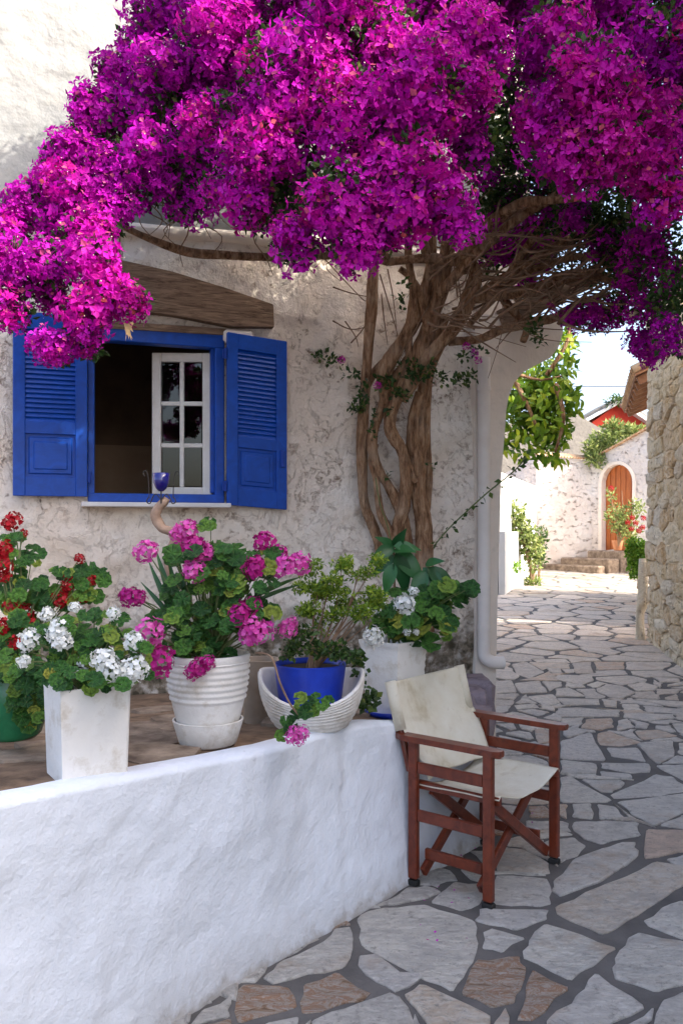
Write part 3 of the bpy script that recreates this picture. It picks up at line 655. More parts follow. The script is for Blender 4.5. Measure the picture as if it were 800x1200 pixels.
# ------------------------------------------------------------------ director's chair
A = Vector((.582,3.363,0)); B = Vector((.957,3.827,0)); C = Vector((.313,3.597,0)); D = Vector((.661,4.054,0))
CO = (A+B+C+D)/4; cf = ((A-C)+(B-D)).normalized(); cs = UP.cross(cf)      # forward, to the far side
chair = empty('director_chair', CO, 'folding wooden director chair with stained cream canvas seat and back', 'chair')
hd, hw = .178, .295
def cp(f, s, z): return CO+cf*f+cs*s+UP*z
FZ = .018
for sgn in (-1, 1):
    lab = None
    for f in (-hd, hd):
        mb = MB(); mb.box(cp(f, sgn*hw, .31+FZ/2), cf, cs, UP, .021, .015, .31-FZ/2-.012, .004); o = mb.obj('leg', MAT['teak'], chair)
        m2 = MB(); m2.box(cp(f, sgn*hw, .009+.004), cf, cs, UP, .023, .017, .011, .003); m2.obj('rubber_foot', MAT['rubber'], o)
    mb = MB(); pl = [cp(-hd-.085,sgn*hw-.012,.608), cp(-hd-.10,sgn*hw+.012,.608), cp(-hd-.06,sgn*hw+.030,.608), cp(hd+.03,sgn*hw+.032,.608), cp(hd+.06,sgn*hw+.018,.608), cp(hd+.06,sgn*hw-.018,.608), cp(hd+.03,sgn*hw-.032,.608), cp(-hd-.05,sgn*hw-.030,.608)]
    mb.prism(pl if True else 0, UP*.024); o = mb.obj('armrest', MAT['teak'], chair)
    bm = bmesh.new(); bm.from_mesh(o.data); bmesh.ops.recalc_face_normals(bm, faces=bm.faces[:]); bmesh.ops.bevel(bm, geom=bm.edges[:], offset=.005, segments=2); bm.to_mesh(o.data); bm.free()
    for z, h, i_ in ((.50,.048,0.),(.30,.048,0.)):
        mb = MB(); mb.bar(cp(-hd+.021,sgn*(hw),z), cp(hd-.021,sgn*(hw),z), .018, h); mb.obj('side_rail', MAT['teak'], chair)
    mb = MB(); mb.bar(cp(-hd-.02,sgn*(hw-.035),.42), cp(hd+.035,sgn*(hw-.035),.42), .022, .036); mb.obj('seat_rail', MAT['teak'], chair)
    mb = MB(); mb.bar(cp(-hd+.03,sgn*(hw-.045),.13), cp(hd-.05,sgn*(hw-.045),.13), .02, .045); mb.obj('foot_rail', MAT['teak'], chair)
    mb = MB(); mb.bar(cp(-hd-.032,sgn*(hw-.020),.47), cp(-hd-.125,sgn*(hw-.015),.825), .022, .030, cs); mb.obj('back_post', MAT['teak'], chair)
for f in (hd-.040, -hd+.045):                    # two scissor pairs, front and rear
    for k, sgn in enumerate((-1, 1)):
        ff = f+(.013 if k else -.013)
        mb = MB(); mb.bar(cp(ff,sgn*(hw-.022),.055), cp(ff,-sgn*(hw-.050),.405), .022, .045, cf.cross(UP)); mb.obj('cross_brace', MAT['teak'], chair)
def cloth(fn, nu, nv_, name, th=.003):
    V = []; F = []
    for i in range(nu+1):
        for j in range(nv_+1): V.append(tuple(fn(i/nu, j/nv_)))
    for i in range(nu):
        for j in range(nv_): a = i*(nv_+1)+j; F.append((a, a+nv_+1, a+nv_+2, a+1))
    o = mk(name, V, F, MAT['canvas'], chair, True); md = o.modifiers.new('s', 'SOLIDIFY'); md.thickness = th; md.offset = 0
    return o
def seatf(u, v):
    s_ = (u*2-1); f = -hd-.01+(2*hd+.045)*v
    z = .447-.060*(1-s_*s_)**.9+.008*(v-.5)+.006*float(vn([[u*6,v*5,3]])[0])
    e = abs(s_); 
    if e > .96: z -= (e-.96)*.6
    return cp(f, s_*(hw-.022), z)
cloth(seatf, 40, 24, 'seat_canvas')
def backf(u, v):
    s_ = u*2-1; z = .835-.40*v; top = min(1, v/.42)
    half = (hw+.004)*(1-.0*v) if v < .42 else (hw+.004)-(.045)*((v-.42)/.58)**.7
    lean = -hd-.128+.095*min(v/.87,1)+(.075 if v > .42 else 0)*((v-.42)/.58)
    sag = -.045*(1-s_*s_)*(1-.3*v)
    wr = .020*float(vn([[u*5,v*7,1]])[0])*(1 if v > .42 else .25)
    z += .012*(s_*s_-1)*(1-v)+.006
    puck = .020 if abs(s_) > .93 and v < .43 else 0
    return cp(lean+sag+wr-puck*0+.012, s_*half, z)
cloth(backf, 44, 36, 'back_canvas')
for s_ in (-1,1):
    mb = MB(); mb.tube([cp(-hd-.132,s_*(hw-.012),.842), cp(-hd-.078,s_*(hw-.016),.64)], .025, 12, 1)
    mb.obj('canvas_sleeve', MAT['canvas'], chair, True)

# ------------------------------------------------------------------ plant pieces shared by the pots
def frame(n, roll=None):
    n = Vector(n).normalized(); a = n.orthogonal().normalized(); b = n.cross(a); t = random.uniform(0, 6.283) if roll is None else roll
    x = a*math.cos(t)+b*math.sin(t); y = n.cross(x); return Matrix((x, y, n)).transposed()
def M4(loc, n, s=1., roll=None): return Matrix.Translation(loc) @ frame(n, roll).to_4x4() @ Matrix.Scale(s, 4)
def me_of(name, V, F, m, rnd=None, smooth=True):
    me = bpy.data.meshes.new(name); me.from_pydata([tuple(v) for v in V], [], F); me.materials.append(m)
    if smooth: me.polygons.foreach_set('use_smooth', [True]*len(F))
    if rnd is not None: a = me.attributes.new('rnd','FLOAT','FACE'); a.data.foreach_set('value', rnd)
    return me
def ger_leaf(seed):                                # round scalloped leaf, stalk notch
    r_ = random.Random(seed); n = 21; V = [(0,0,-.10)]; F = []
    for ring, rad in ((0,.5),(1,1.)):
        for k in range(n):
            t = .25+(2*math.pi-.5)*k/(n-1); lob = 1+.09*math.cos(7*t)*ring+r_.uniform(-.03,.03); z = .10*math.sin(3.5*t+seed)*rad*rad-.05*(1-rad)+.12*rad*rad*r_.uniform(.5,1.)
            V.append((math.cos(t)*rad*lob, math.sin(t)*rad*lob, z))
    for k in range(n-1): F.append((0,1+k,2+k)); F.append((1+k,1+n+k,2+n+k,2+k))
    return me_of('geranium_leaf', V, F, MAT['gleaf'])
GL = [ger_leaf(k) for k in range(4)]
def umbel(m, seed, big=1.):
    r_ = random.Random(seed); V = []; F = []; rd = []
    nf = 44
    for i in range(nf):
        z = 1-1.55*(i+.5)/nf; t = i*2.399; rr = math.sqrt(max(0,1-z*z)); n = Vector((rr*math.cos(t), rr*math.sin(t), z)); c = Vector((n.x*1.05,n.y*1.05,n.z*.82))*r_.uniform(.6,1.08); f = frame(n+Vector((r_.uniform(-.55,.55),r_.uniform(-.55,.55),r_.uniform(-.55,.55))), r_.uniform(0,6))
        sh_ = r_.random()
        for k in range(5):
            a = 2*math.pi*k/5; l = r_.uniform(.23,.31); wv = .15
            pts = [(0,0,0),(l*.6,-wv*.8,.03),(l,-wv*.4,.06+r_.uniform(-.08,.05)),(l,wv*.4,.06),(l*.6,wv*.8,.03)]
            b = len(V)
            for x, y, zz in pts: V.append(c+f@Vector((x*math.cos(a)-y*math.sin(a), x*math.sin(a)+y*math.cos(a), zz)))
            F.append([b,b+1,b+2,b+3,b+4]); rd.append(min(1,max(0,sh_*.6+r_.uniform(0,.4))))
    return me_of('flower_head', V, F, m, rd, False)
UM = {k: [umbel(MAT[k], s) for s in range(3)] for k in ('red','pink','hotpink','white')}
def pointleaf(name, m, wd=.42, n=6, fold=.12, curl=.15):
    V = []; F = []
    for i in range(n+1):
        t = i/n; w_ = wd*math.sin(math.pi*min(1,t**.8))*(1-.25*t)+.004; z = -curl*t*t+.0
        V += [(t,-w_/1,z+fold*w_),(t,0,z),(t,w_/1,z+fold*w_)]
    for i in range(n): b = i*3; F += [(b,b+3,b+4,b+1),(b+1,b+4,b+5,b+2)]
    return me_of(name, V, F, m)
BIG = pointleaf('broad_leaf', MAT['bigleaf'], .24, 7, .3, .35); STR = pointleaf('strap_leaf', MAT['strap'], .045, 9, .5, .45); WL = pointleaf('leaf', MAT['wleaf'], .24, 5, .25, .3)
CAMP = Vector((0,0,1.5))
def dirm(loc, d, s, nrm=UP):                       # x axis along d
    d = Vector(d).normalized(); y = Vector(nrm).cross(d); y = y.normalized() if y.length > 1e-3 else d.orthogonal().normalized(); z = d.cross(y)
    return Matrix.Translation(loc) @ Matrix((d, y, z)).transposed().to_4x4() @ Matrix.Scale(s, 4)
def geranium(root, base, flowers, blobs, Y, leafs=.030):
    """flowers: (px,py,kind,size px,dY); blobs: (cx,cy,rx,ry,n,dY)"""
    st = MB(); base = Vector(base)
    for x, y, k, s_, dY in flowers:
        yy = Y+dY-.07; p = P(x, y, yy); me = random.choice(UM[k]); n = Vector((random.uniform(-.6,.6), -.7, random.uniform(.2,1.1)))
        r_ = s_/1000*yy
        inst('flower_head', me, M4(p, n, r_*1.02), root)
        mid = base.lerp(p, .55)+Vector((random.uniform(-.03,.03), .03, random.uniform(-.01,.05))); st.tube([base+Vector((random.uniform(-.04,.04),random.uniform(-.04,.04),0)), mid, p], [.004,.003,.002], 5, 4)
    for cx, cy, rx, ry, n_, dY in blobs:
        for k in range(n_):
            a = random.uniform(0,6.283); q_ = math.sqrt(random.random()); dz = random.uniform(-.10,.12); yy = Y+dY+dz
            p = P(cx+rx*q_*math.cos(a), cy+ry*q_*math.sin(a), yy)
            out = (p-P(cx,cy+ry*.5,Y+dY+.1)).normalized(); n = out*.6+Vector((random.uniform(-.35,.35),-.55,random.uniform(.35,1.0)))
            inst('leaf', random.choice(GL), M4(p, n, leafs*random.uniform(.65,1.15)), root)
            if k % 3 == 0: mid = base.lerp(p, .6)+Vector((0,.02,.02)); st.tube([base, mid, p], [.004,.0025,.0015], 5, 3)
    st.obj('stems', MAT['stem'], root)
def ring_pot(root, c, prof, m, n=40, fn=None, name='pot'):
    mb = MB(); mb.lathe(c, prof, n, fn=fn); return autosmooth(mb.obj(name, m, root), 60)

# square white pot with white geraniums
sqc = P(102, 914, 2.53); sqc.z = .748
sq = empty('potted_geranium', sqc, 'square white pot with white geraniums standing on a slate at the ledge edge', 'potted plant', 'pots along the ledge')
ang = R(33); ax = Vector((math.cos(ang), math.sin(ang), 0)); ay = Vector((-math.sin(ang), math.cos(ang), 0))
V = []; F = []
for k, (h, z) in enumerate(((.094,0),(.095,.02),(.102,.255),(.104,.272),(.094,.272),(.091,.23))):
    for sx, sy in ((-1,-1),(-.93,-1.0),(.93,-1),(1,-.93),(1,.93),(.93,1),(-.93,1),(-1,.93)):
        V.append(sqc+ax*(h*sx)+ay*(h*sy*.95)+UP*(z+.024))
for k in range(5):
    for i in range(8): F.append([k*8+i,k*8+(i+1)%8,(k+1)*8+(i+1)%8,(k+1)*8+i])
F.append([40+i for i in range(8)]); autosmooth(mk('pot', V, F, MAT['potwhite'], sq), 40)
mb = MB(); mb.prism([sqc+ax*a+ay*b+UP*.004 for a, b in ((-.06,-.112),(.05,-.118),(.135,-.10),(.12,.09),(-.05,.1))], UP*.018); mb.obj('slate_slab', MAT['slate'], sq)
sp_ = sqc+UP*.26
def z2(x, y): return x/2.667, 580+y/2.667
def z3(x, y): return 280+x/2.667, 600+y/2.667
wf_ = [(*z2(235,352),'white',7,.1),(*z2(355,372),'white',8,.05),(*z2(180,425),'white',14,0),(*z2(195,455),'white',12,-.03),(*z2(90,455),'white',13,.02),(*z2(75,520),'white',8,.0),(*z2(325,515),'white',14,-.05),(*z2(345,550),'white',14,-.06),(*z2(395,560),'white',14,-.05),(*z2(425,545),'white',15,-.04),(*z2(420,460),'white',12,0),(*z2(268,522),'white',8,0),(*z2(245,560),'white',6,-.03),(*z2(270,500),'pink',8,.02),(*z2(150,375),'white',9,.12)]
geranium(sq, sp_, wf_, [(100,800,46,10,34,-.10),(70,790,22,10,12,-.08),(70,760,42,34,46,.02),(125,765,50,30,46,-.02),(118,735,34,20,18,.06),(60,735,26,16,10,.05),(160,790,18,14,8,-.03)], 2.55, .024)

# ribbed round pot with pink geraniums
rc = P(244, 870, 3.05); rc.z = .735
rp = empty('potted_geranium', rc, 'round ribbed white pot with pink geraniums and strap leaves, middle of the ledge', 'potted plant', 'pots along the ledge')
prof = [(.0,.02),(.094,.02)]
for k in range(50):
    t_ = k/49; prof.append((.096+.049*math.sin(t_*math.pi*.5)+(.005 if k%4 in (1,2) else 0)*(k>23), .03+.265*t_))
prof += [(.146,.298),(.150,.312),(.146,.322),(.136,.322),(.132,.29)]
ring_pot(rp, rc, prof, MAT['potwhite']); ring_pot(rp, rc, [(0,0),(.096,0),(.102,.006),(.124,.080),(.126,.088),(.119,.089),(.112,.06),(.09,.012),(0,.012)], MAT['potwhite'], name='saucer')
mb = MB(); mb.lathe(rc, [(.0,.285),(.131,.285)]); mb.obj('soil', MAT['soil'], rp)
pf = [(*z2(458,175),'pink',14,0),(*z2(585,112),'pink',14,.1),(*z2(560,130),'pink',11,.1),(*z2(610,165),'hotpink',14,.05),(*z2(635,180),'pink',12,.05),(*z2(608,240),'pink',13,0),(*z2(410,320),'hotpink',12,.1),(*z2(395,315),'hotpink',9,.1),(*z2(435,322),'hotpink',9,.1),(*z2(468,430),'pink',17,-.1),(*z2(500,523),'hotpink',17,-.12),(*z2(620,540),'hotpink',11,-.1),(*z2(600,555),'hotpink',9,-.1),(*z2(650,525),'hotpink',9,-.1),
 (*z2(790,225),'hotpink',13,.1),(*z2(750,375),'hotpink',13,-.05),(*z2(790,420),'pink',15,-.05),(*z3(78,95),'hotpink',13,.15),(*z3(130,125),'hotpink',9,.15),(*z3(140,170),'pink',14,.1),(*z3(190,160),'pink',13,.15),(*z3(45,175),'hotpink',13,.05),(*z3(15,310),'hotpink',14,0),(*z3(45,290),'hotpink',10,0),(*z3(60,375),'pink',16,-.05),(*z3(150,365),'pink',11,.1),(*z3(35,385),'pink',12,-.05),(*z3(165,345),'pink',7,.1)]
geranium(rp, rc+UP*.29, pf, [(240,680,48,45,70,.0),(205,740,34,34,40,-.05),(255,740,50,32,55,-.06),(290,700,34,40,36,.0),(262,650,22,14,10,.05),(240,620,10,10,4,.1),(310,660,30,18,14,.1),(200,650,12,10,6,.05)], 3.05, .032)
for (x0, y0, x1, y1) in ((205,725,168,664),(210,725,176,650),(215,720,190,655),(220,715,205,660),(205,728,160,690),(300,700,352,684),(298,706,350,694),(225,712,215,664)):
    a = P(x0,y0,3.1); b = P(x1,y1,3.12); inst('strap_leaf', STR, dirm(a, (b-a)+UP*.05, (b-a).length*1.12, Vector((0,-1,.4))), rp)
st = MB(); tr = [P(300,765,2.93),P(318,770,2.88),P(328,800,2.86),P(340,825,2.86),P(352,840,2.86)]; st.tube(tr, .0035, 6, 4); st.obj('trailing_stem', MAT['twig'], rp)
for x, y in ((335,845),(350,828),(362,822),(370,818),(378,826),(358,835),(345,838),(366,832),(338,855),(352,818),(384,822),(330,862),(342,850)):
    p = P(x,y,2.86+random.uniform(-.02,.02)); inst('leaf', random.choice(GL), M4(p, (random.uniform(-.4,.4),-.8,.6), .026*random.uniform(.7,1.1)), rp)
for x, y in ((345,858),(350,866),(342,864),(355,858)): inst('flower_head', UM['pink'][0], M4(P(x,y,2.83), (0,-1,.2), .022), rp)

# white scooped bowl holding a blue pot with a shrub
bc = P(365, 850, 3.42); bc.z = .700
bowl = empty('scooped_bowl', bc, 'wide white ridged bowl with scooped rim cradling the blue pot', 'bowl')
def scoop(r_, z, t):
    k = max(0, -math.sin(t))**1.15; c_ = max(0, math.sin(t))**2*.5
    f = z/.235; return (r_, z*(1-(.46*k+.25*c_)*f**.6))
prof = [(.0,.0),(.12,0),(.13,.01)]+[(.135+.075*math.sin((k/39)**.8*math.pi/2)+(.0045 if k%4 in (1,2) else 0), .012+.22*k/39) for k in range(40)]+[(.208,.238),(.200,.236),(.195,.22),(.17,.10),(.12,.03),(0,.025)]
ring_pot(bowl, bc, prof, MAT['potwhite'], 56, scoop, 'bowl_shell')
bp = empty('potted_shrub', bc+UP*.03, 'cobalt blue pot with small leaved lime green shrub, nested in the scooped bowl', 'potted plant', 'pots along the ledge')
b2 = bc+Vector((-.005,-.02,.03)); ring_pot(bp, b2, [(0,0),(.11,0),(.115,.01),(.142,.225),(.146,.235),(.138,.238),(.134,.22)], MAT['potblue'])
mb = MB(); mb.lathe(b2, [(0,.215),(.135,.215)]); mb.obj('soil', MAT['soil'], bp)
def leafcloud(name, m, root, blobs, size, seed=0, asp=.45, npt=6):
    """blobs: (center Vector, (rx,ry,rz), n)"""
    rg = np.random.default_rng(seed); Vs = []; Fs = []; rd = []; base = 0
    for c, r3, n in blobs:
        d = rg.normal(size=(n,3)); d /= np.linalg.norm(d,axis=1)[:,None]; d *= (rg.random(n)**.45)[:,None]
        p = np.array(c)+d*np.array(r3); ax_ = rg.normal(size=(n,3))+d*.8; ax_[:,2] += .2; ax_ /= np.linalg.norm(ax_,axis=1)[:,None]
        up = rg.normal(size=(n,3))*.7+np.array([0,-.4,.8]); sd = np.cross(ax_, up); sd /= np.linalg.norm(sd,axis=1)[:,None]; nn = np.cross(sd, ax_)
        s_ = (size*rg.uniform(.6,1.2,n))[:,None]
        v = np.stack([p, p+ax_*s_*.5+sd*s_*asp*.5+nn*s_*.08, p+ax_*s_-nn*s_*.05, p+ax_*s_*.5-sd*s_*asp*.5+nn*s_*.08, p+ax_*s_*.5], 1)
        Vs.append(v.reshape(-1,3)); b = base+5*np.arange(n)
        Fs += np.stack([b,b+4,b+1],1).tolist()+np.stack([b+1,b+4,b+2],1).tolist()+np.stack([b,b+3,b+4],1).tolist()+np.stack([b+4,b+3,b+2],1).tolist()
        q_ = rg.random(n); rd += list(np.tile(q_,4)); base += 5*n
    return tag(mk(name, np.concatenate(Vs), Fs, m, root, rnd=rd), kind='stuff')
def pblob(x, y, Y, rx, ry, n, rY=None): s_ = Y/1000; return (P(x,y,Y), (rx*s_, (rY if rY else max(rx,ry)*.8)*s_, ry*s_), n)
leafcloud('foliage', MAT['limeleaf'], bp, [pblob(random.uniform(352,452),random.uniform(655,722),3.42+random.uniform(-.1,.1),random.uniform(8,15),random.uniform(5,9),105) for _ in range(38)]+[pblob(378,735,3.45,18,12,90)], .022, 5)
leafcloud('ground_ivy', MAT['bleaf'], bp, [pblob(352,750,3.32,18,18,200),pblob(385,762,3.32,26,10,200),pblob(405,768,3.3,22,7,110),pblob(340,765,3.3,14,7,80)], .026, 6, .6)
mb = MB()
for k in range(15):
    e = P(random.uniform(360,445), random.uniform(660,730), 3.42+random.uniform(-.08,.08)); b0 = b2+Vector((random.uniform(-.03,.03),random.uniform(-.03,.03),.21)); m_ = b0.lerp(e,.5)+Vector((random.uniform(-.04,.04),random.uniform(-.03,.03),0))
    mb.tube([b0,m_,e],[.005,.0035,.0015],5,3)
mb.obj('twigs', MAT['twig'], bp)
# ivy trailing right of the blue pot
leafcloud('ivy_leaves', MAT['gleaf'] if False else MAT['bleaf'], bp, [pblob(422,790,3.5,8,22,50),pblob(432,822,3.6,14,10,60),pblob(415,770,3.5,10,8,40)], .034, 8, .8)

# tall ribbed white pot with broad leaves and white geraniums
tc = P(461, 828, 3.95); tc.z = .655
tp = empty('potted_geranium', tc, 'tall white pot behind the chair with broad dark leaves and round white blooms', 'potted plant', 'pots along the ledge')
ang = R(48); ax = Vector((math.cos(ang), math.sin(ang), 0)); ay = Vector((-math.sin(ang), math.cos(ang), 0)); V = []; F = []
lev = [(.100,0),(.102,.02)]+[(.104+.018*k/17+.0035*(k%2), .03+.28*k/17) for k in range(18)]+[(.130,.32),(.132,.335),(.120,.335),(.117,.30)]
for (h, z) in lev:
    for k in range(24):
        t_ = 2*math.pi*k/24; c_, s_ = math.cos(t_), math.sin(t_); q_ = h/(abs(c_)**12+abs(s_)**12)**(1/12)*.93; V.append(tc+ax*(q_*c_)+ay*(q_*s_)+UP*z)
for k in range(len(lev)-1):
    for i in range(24): F.append([k*24+i,k*24+(i+1)%24,(k+1)*24+(i+1)%24,(k+1)*24+i])
F.append([(len(lev)-1)*24+i for i in range(24)]); autosmooth(mk('pot', V, F, MAT['potwhite'], tp), 60)
mb = MB(); mb.lathe(tc+UP*-.012, [(0,0),(.12,0),(.15,.03),(.145,.032),(.11,.012)]); mb.obj('saucer', MAT['potblue'], tp, True)
geranium(tp, tc+UP*.32, [(*z3(515,290),'white',13,-.05),(*z3(425,285),'white',11,-.05),(*z3(420,390),'white',12,-.2),(*z3(525,372),'white',5,-.1),(*z3(545,248),'white',6,0),(*z3(552,375),'white',4,-.1)],
 [(475,715,28,24,34,-.05),(520,700,28,14,16,-.05),(535,690,18,8,7,-.1),(500,735,30,18,22,-.1),(455,728,18,18,14,-.1),(522,725,10,16,8,-.1)], 3.95, .044)
mb = MB(); mb.tube([tc+UP*.3, P(462,690,3.98), P(461,640,3.98)], [.008,.006,.004], 6, 3); mb.obj('stem', MAT['twig'], tp)
for x0,y0,x1,y1 in ((461,640,440,652),(461,640,488,640),(462,642,470,628),(461,642,448,630),(463,645,494,676),(463,648,480,690),(461,650,440,670),(495,665,520,692),(500,665,534,690),(498,662,512,655),(498,668,484,700),(462,660,450,690),(500,668,510,700),(461,645,478,640)):
    a = P(x0,y0,3.98+random.uniform(-.04,.02)); b = P(x1,y1,3.92+random.uniform(-.05,.02)); inst('broad_leaf', BIG, dirm(a, b-a, (b-a).length*1.15, Vector((random.uniform(-.4,.4),-1,.5))), tp)

# green glazed pot with red geraniums, leftmost
gc = P(14, 862, 3.0); gc.z = .770
gp = empty('potted_geranium', gc, 'green glazed pot with red geraniums at the left end of the ledge', 'potted plant', 'pots along the ledge')
ring_pot(gp, gc, [(0,0),(.085,0),(.10,.015),(.128,.10),(.125,.18),(.105,.235),(.112,.26),(.104,.262),(.095,.23)], MAT['potgreen'])
rf = [(*z2(a,b),'red',s_,dy) for a,b,s_,dy in ((40,85,11,.2),(10,175,12,.1),(8,220,11,.1),(15,255,8,.1),(250,200,6,.3),(205,255,7,.25),(213,282,8,.2),(195,327,11,.2),(258,320,9,.25),(290,268,6,.3),(40,350,10,.1),(75,370,11,.15),(85,400,10,.1),(10,412,10,0),(45,465,9,-.02),(75,120,5,.25),(120,515,5,0))]
geranium(gp, gc+UP*.25, rf, [(20,650,26,26,26,.15),(30,700,38,28,44,.1),(70,690,34,22,30,.2),(105,675,22,12,12,.3),(20,750,30,30,36,.0),(34,812,22,40,44,-.16),(10,790,16,26,18,-.12),(95,700,22,14,12,.25)], 3.0, .029)
# grey stone-coloured pot behind the blue one
kc = P(305, 792, 3.75); kc.z = .62
kp = empty('clay_pot', kc, 'tall plain grey clay pot half hidden between the ribbed pot and the bowl', 'pot')
ring_pot(kp, kc, [(0,0),(.055,0),(.07,.02),(.088,.30),(.092,.31),(.080,.31),(.07,.2)], MAT['stump'])

# driftwood candle holder
dh = P(196, 660, 3.35); 
ch = empty('candle_holder', dh, 'blue glass candle cup in scrolled iron on a twisted driftwood stick', 'candle holder')
mb = MB(); mb.tube([P(*a,3.35) for a in ((200,690),(197,655),(206,632),(203,624),(190,619),(183,606),(185,596),(193,588),(196,584))], [.014,.016,.020,.020,.020,.019,.018,.019,.014], 10, 5, bump=.12); mb.obj('driftwood', MAT['drift'], ch, True)
mb = MB(); c0 = P(189, 590, 3.33)
for s_ in (-1,1):
    mb.tube([P(189,586,3.33), P(189+6*s_,579,3.33), P(189+10*s_,583,3.33), P(189+13*s_,590,3.33), P(189+17*s_,588,3.33), P(189+15*s_,583,3.33)], .0022, 6, 4)
    mb.tube([P(189+14*s_,584,3.33), P(189+15*s_,560,3.33), P(189+18*s_,552,3.33), P(189+21*s_,554,3.33), P(189+19*s_,558,3.33)], .0022, 6, 4)
mb.tube([P(189,590,3.33),P(189,575,3.33)], .003, 6, 1); mb.obj('iron_scroll', MAT['iron'], ch)
mb = MB(); cc = P(189, 576, 3.33); s_ = .00300
mb.lathe(cc, [(0,0),(3*s_,.2*s_),(7*s_,4*s_),(10*s_,11*s_),(11*s_,24*s_),(10.4*s_,24*s_),(9.3*s_,11*s_),(6.5*s_,5*s_),(0,2*s_)], 24); mb.obj('glass_cup', simple('cobalt_cup', (.004,.004,.10), (.012,.008,.20), 9, .1, 40, .0002, .8), ch, True)

# ------------------------------------------------------------------ bougainvillea
bou = empty('bougainvillea', P(490,665,5.85), 'huge magenta bougainvillea with twisted bare trunk climbing the house corner', 'bougainvillea')
def stemobj(name, pts, bump=.10, n=10, m='bark'):
    """pts: (px,py,radius px,Y)"""
    mb = MB(); mb.tube([P(a,b,Y) for a,b,r_,Y in pts], [r_*Y/1000*(1.15 if b > 400 else 1.0) for a,b,r_,Y in pts], n, 5, bump=bump); return mb.obj(name, MAT[m], bou, True)
def S_(l, Y0, Y1=None):
    Y1 = Y0 if Y1 is None else Y1; n = len(l)-1; return [(a,b,r_,Y0+(Y1-Y0)*i/n) for i,(a,b,r_) in enumerate(l)]
stemobj('trunk', S_([(499,740,10),(497,700,9),(497,665,9),(496,620,9),(491,585,9.5),(487,562,10),(486,540,8),(483,515,7),(485,490,6),(492,460,5)], 5.80, 5.72))
for l, Y0, Y1 in (
 ([(485,566,5.5),(476,545,5),(467,520,4.5),(458,500,4.5),(452,482,4.5),(456,462,5),(466,440,6),(480,420,6)], 5.70, 5.62),
 ([(493,560,6),(493,520,5.5),(490,490,5.5),(495,460,6),(500,430,6.5),(508,400,7),(520,370,7)], 5.78, 5.7),
 ([(498,620,3.5),(500,585,4.5),(501,550,4.5),(500,520,4),(500,480,4),(503,440,4),(513,410,5),(530,385,5)], 5.84, 5.75),
 ([(462,640,6),(466,615,6),(473,592,6.5),(475,560,6),(471,530,6),(463,515,6),(456,500,6),(460,480,6.5),(470,458,7),(482,435,8),(495,405,9),(505,372,9),(515,340,10),(520,310,9),(530,270,7)], 5.74, 5.5),
 ([(478,640,6),(474,618,6),(466,590,6),(455,570,5),(443,550,5),(437,530,5),(437,505,5),(446,482,5),(452,462,7),(450,442,8),(458,420,8),(472,398,8),(485,375,8.5),(497,345,8),(505,310,7),(505,260,6)], 5.78, 5.5),
 ([(446,650,5),(443,635,5),(434,610,5),(427,590,5),(424,560,5.5),(424,520,5.5),(426,480,5.5),(429,440,5.5),(432,400,6),(435,360,6.5),(437,325,6.5),(440,280,5)], 5.84, 5.6),
 ([(463,640,4),(456,622,4),(447,605,4),(443,585,4),(440,560,4),(436,540,4),(440,520,3)], 5.72, 5.7),
 ([(427,462,3.5),(436,440,4),(446,428,4),(458,418,4)], 5.72, 5.66),
 ([(480,430,4),(478,395,5),(482,365,5),(484,340,5),(478,300,5),(478,250,4)], 5.6, 5.4),
 ([(507,385,5),(500,382,5),(496,360,5),(492,345,5),(480,325,4),(468,315,4)], 5.55, 5.45),
 ([(470,470,7),(480,450,8),(490,430,7),(505,412,7),(522,395,8),(540,372,8),(550,345,9),(557,322,9),(548,308,8),(520,304,6),(490,303,5.5),(455,307,5)], 5.6, 5.35),
 ([(455,307,5),(420,300,5),(380,299,5),(340,301,5),(300,301,5),(260,299,5),(220,295,5),(185,284,4.5),(150,268,4),(120,250,3),(95,225,2.5)], 5.35, 4.5),
 ([(455,303,4),(400,240,5),(340,190,5),(280,140,4),(220,90,3)], 5.3, 4.6),
 ([(500,300,6),(480,220,6),(440,140,5),(420,60,4)], 5.4, 4.5), ([(520,300,6),(530,220,6),(550,140,5),(560,40,4)], 5.4, 4.6),
 ([(515,345,7),(545,310,6),(580,275,7),(615,250,6),(660,225,6),(710,200,5),(770,180,4)], 5.45, 4.7),
 ([(545,350,7),(585,345,8),(625,340,8),(660,325,7),(700,322,6),(730,335,5),(750,352,4),(775,372,3)], 5.5, 5.1),
 ([(525,400,5),(560,398,5),(590,385,6),(620,378,6),(650,372,5),(685,352,4),(715,345,3)], 5.7, 5.5),
 ([(590,352,5),(606,370,5),(616,385,5),(613,400,4)], 5.6, 5.5), ([(560,345,5),(600,320,6),(650,290,5),(700,265,5),(760,250,4),(820,240,3)], 5.5, 4.9),
 ([(580,345,5),(610,300,5),(640,250,5),(650,180,4),(660,100,3)], 5.5, 4.8), ([(550,380,4),(600,330,4),(640,310,4),(690,300,4),(760,310,3)], 5.6, 5.1),
 ([(540,300,7),(575,262,8),(610,240,7),(640,235,5),(700,230,4)], 5.3, 4.8)):
    stemobj('branch', S_(l, Y0, Y1))
mb = MB()                                         # the tangle of twigs
for k in range(210):
    x = random.uniform(500,730); y = random.uniform(255,385)-(x-600)*.05; a = random.uniform(-.9,.25) if random.random() < .8 else random.uniform(-3,3); L = random.uniform(30,110); Y0 = random.uniform(5.05,5.6)
    dx, dy = math.cos(a)*L, math.sin(a)*L; r0 = random.uniform(.6,2.2)
    mb.tube([P(x,y,Y0),P(x+dx*.4+random.uniform(-6,6),y+dy*.4+random.uniform(-14,14),Y0-.05),P(x+dx,y+dy,Y0+random.uniform(-.3,.1))],[r0*.0055,r0*.0045,.0018],5,3,bump=.1)
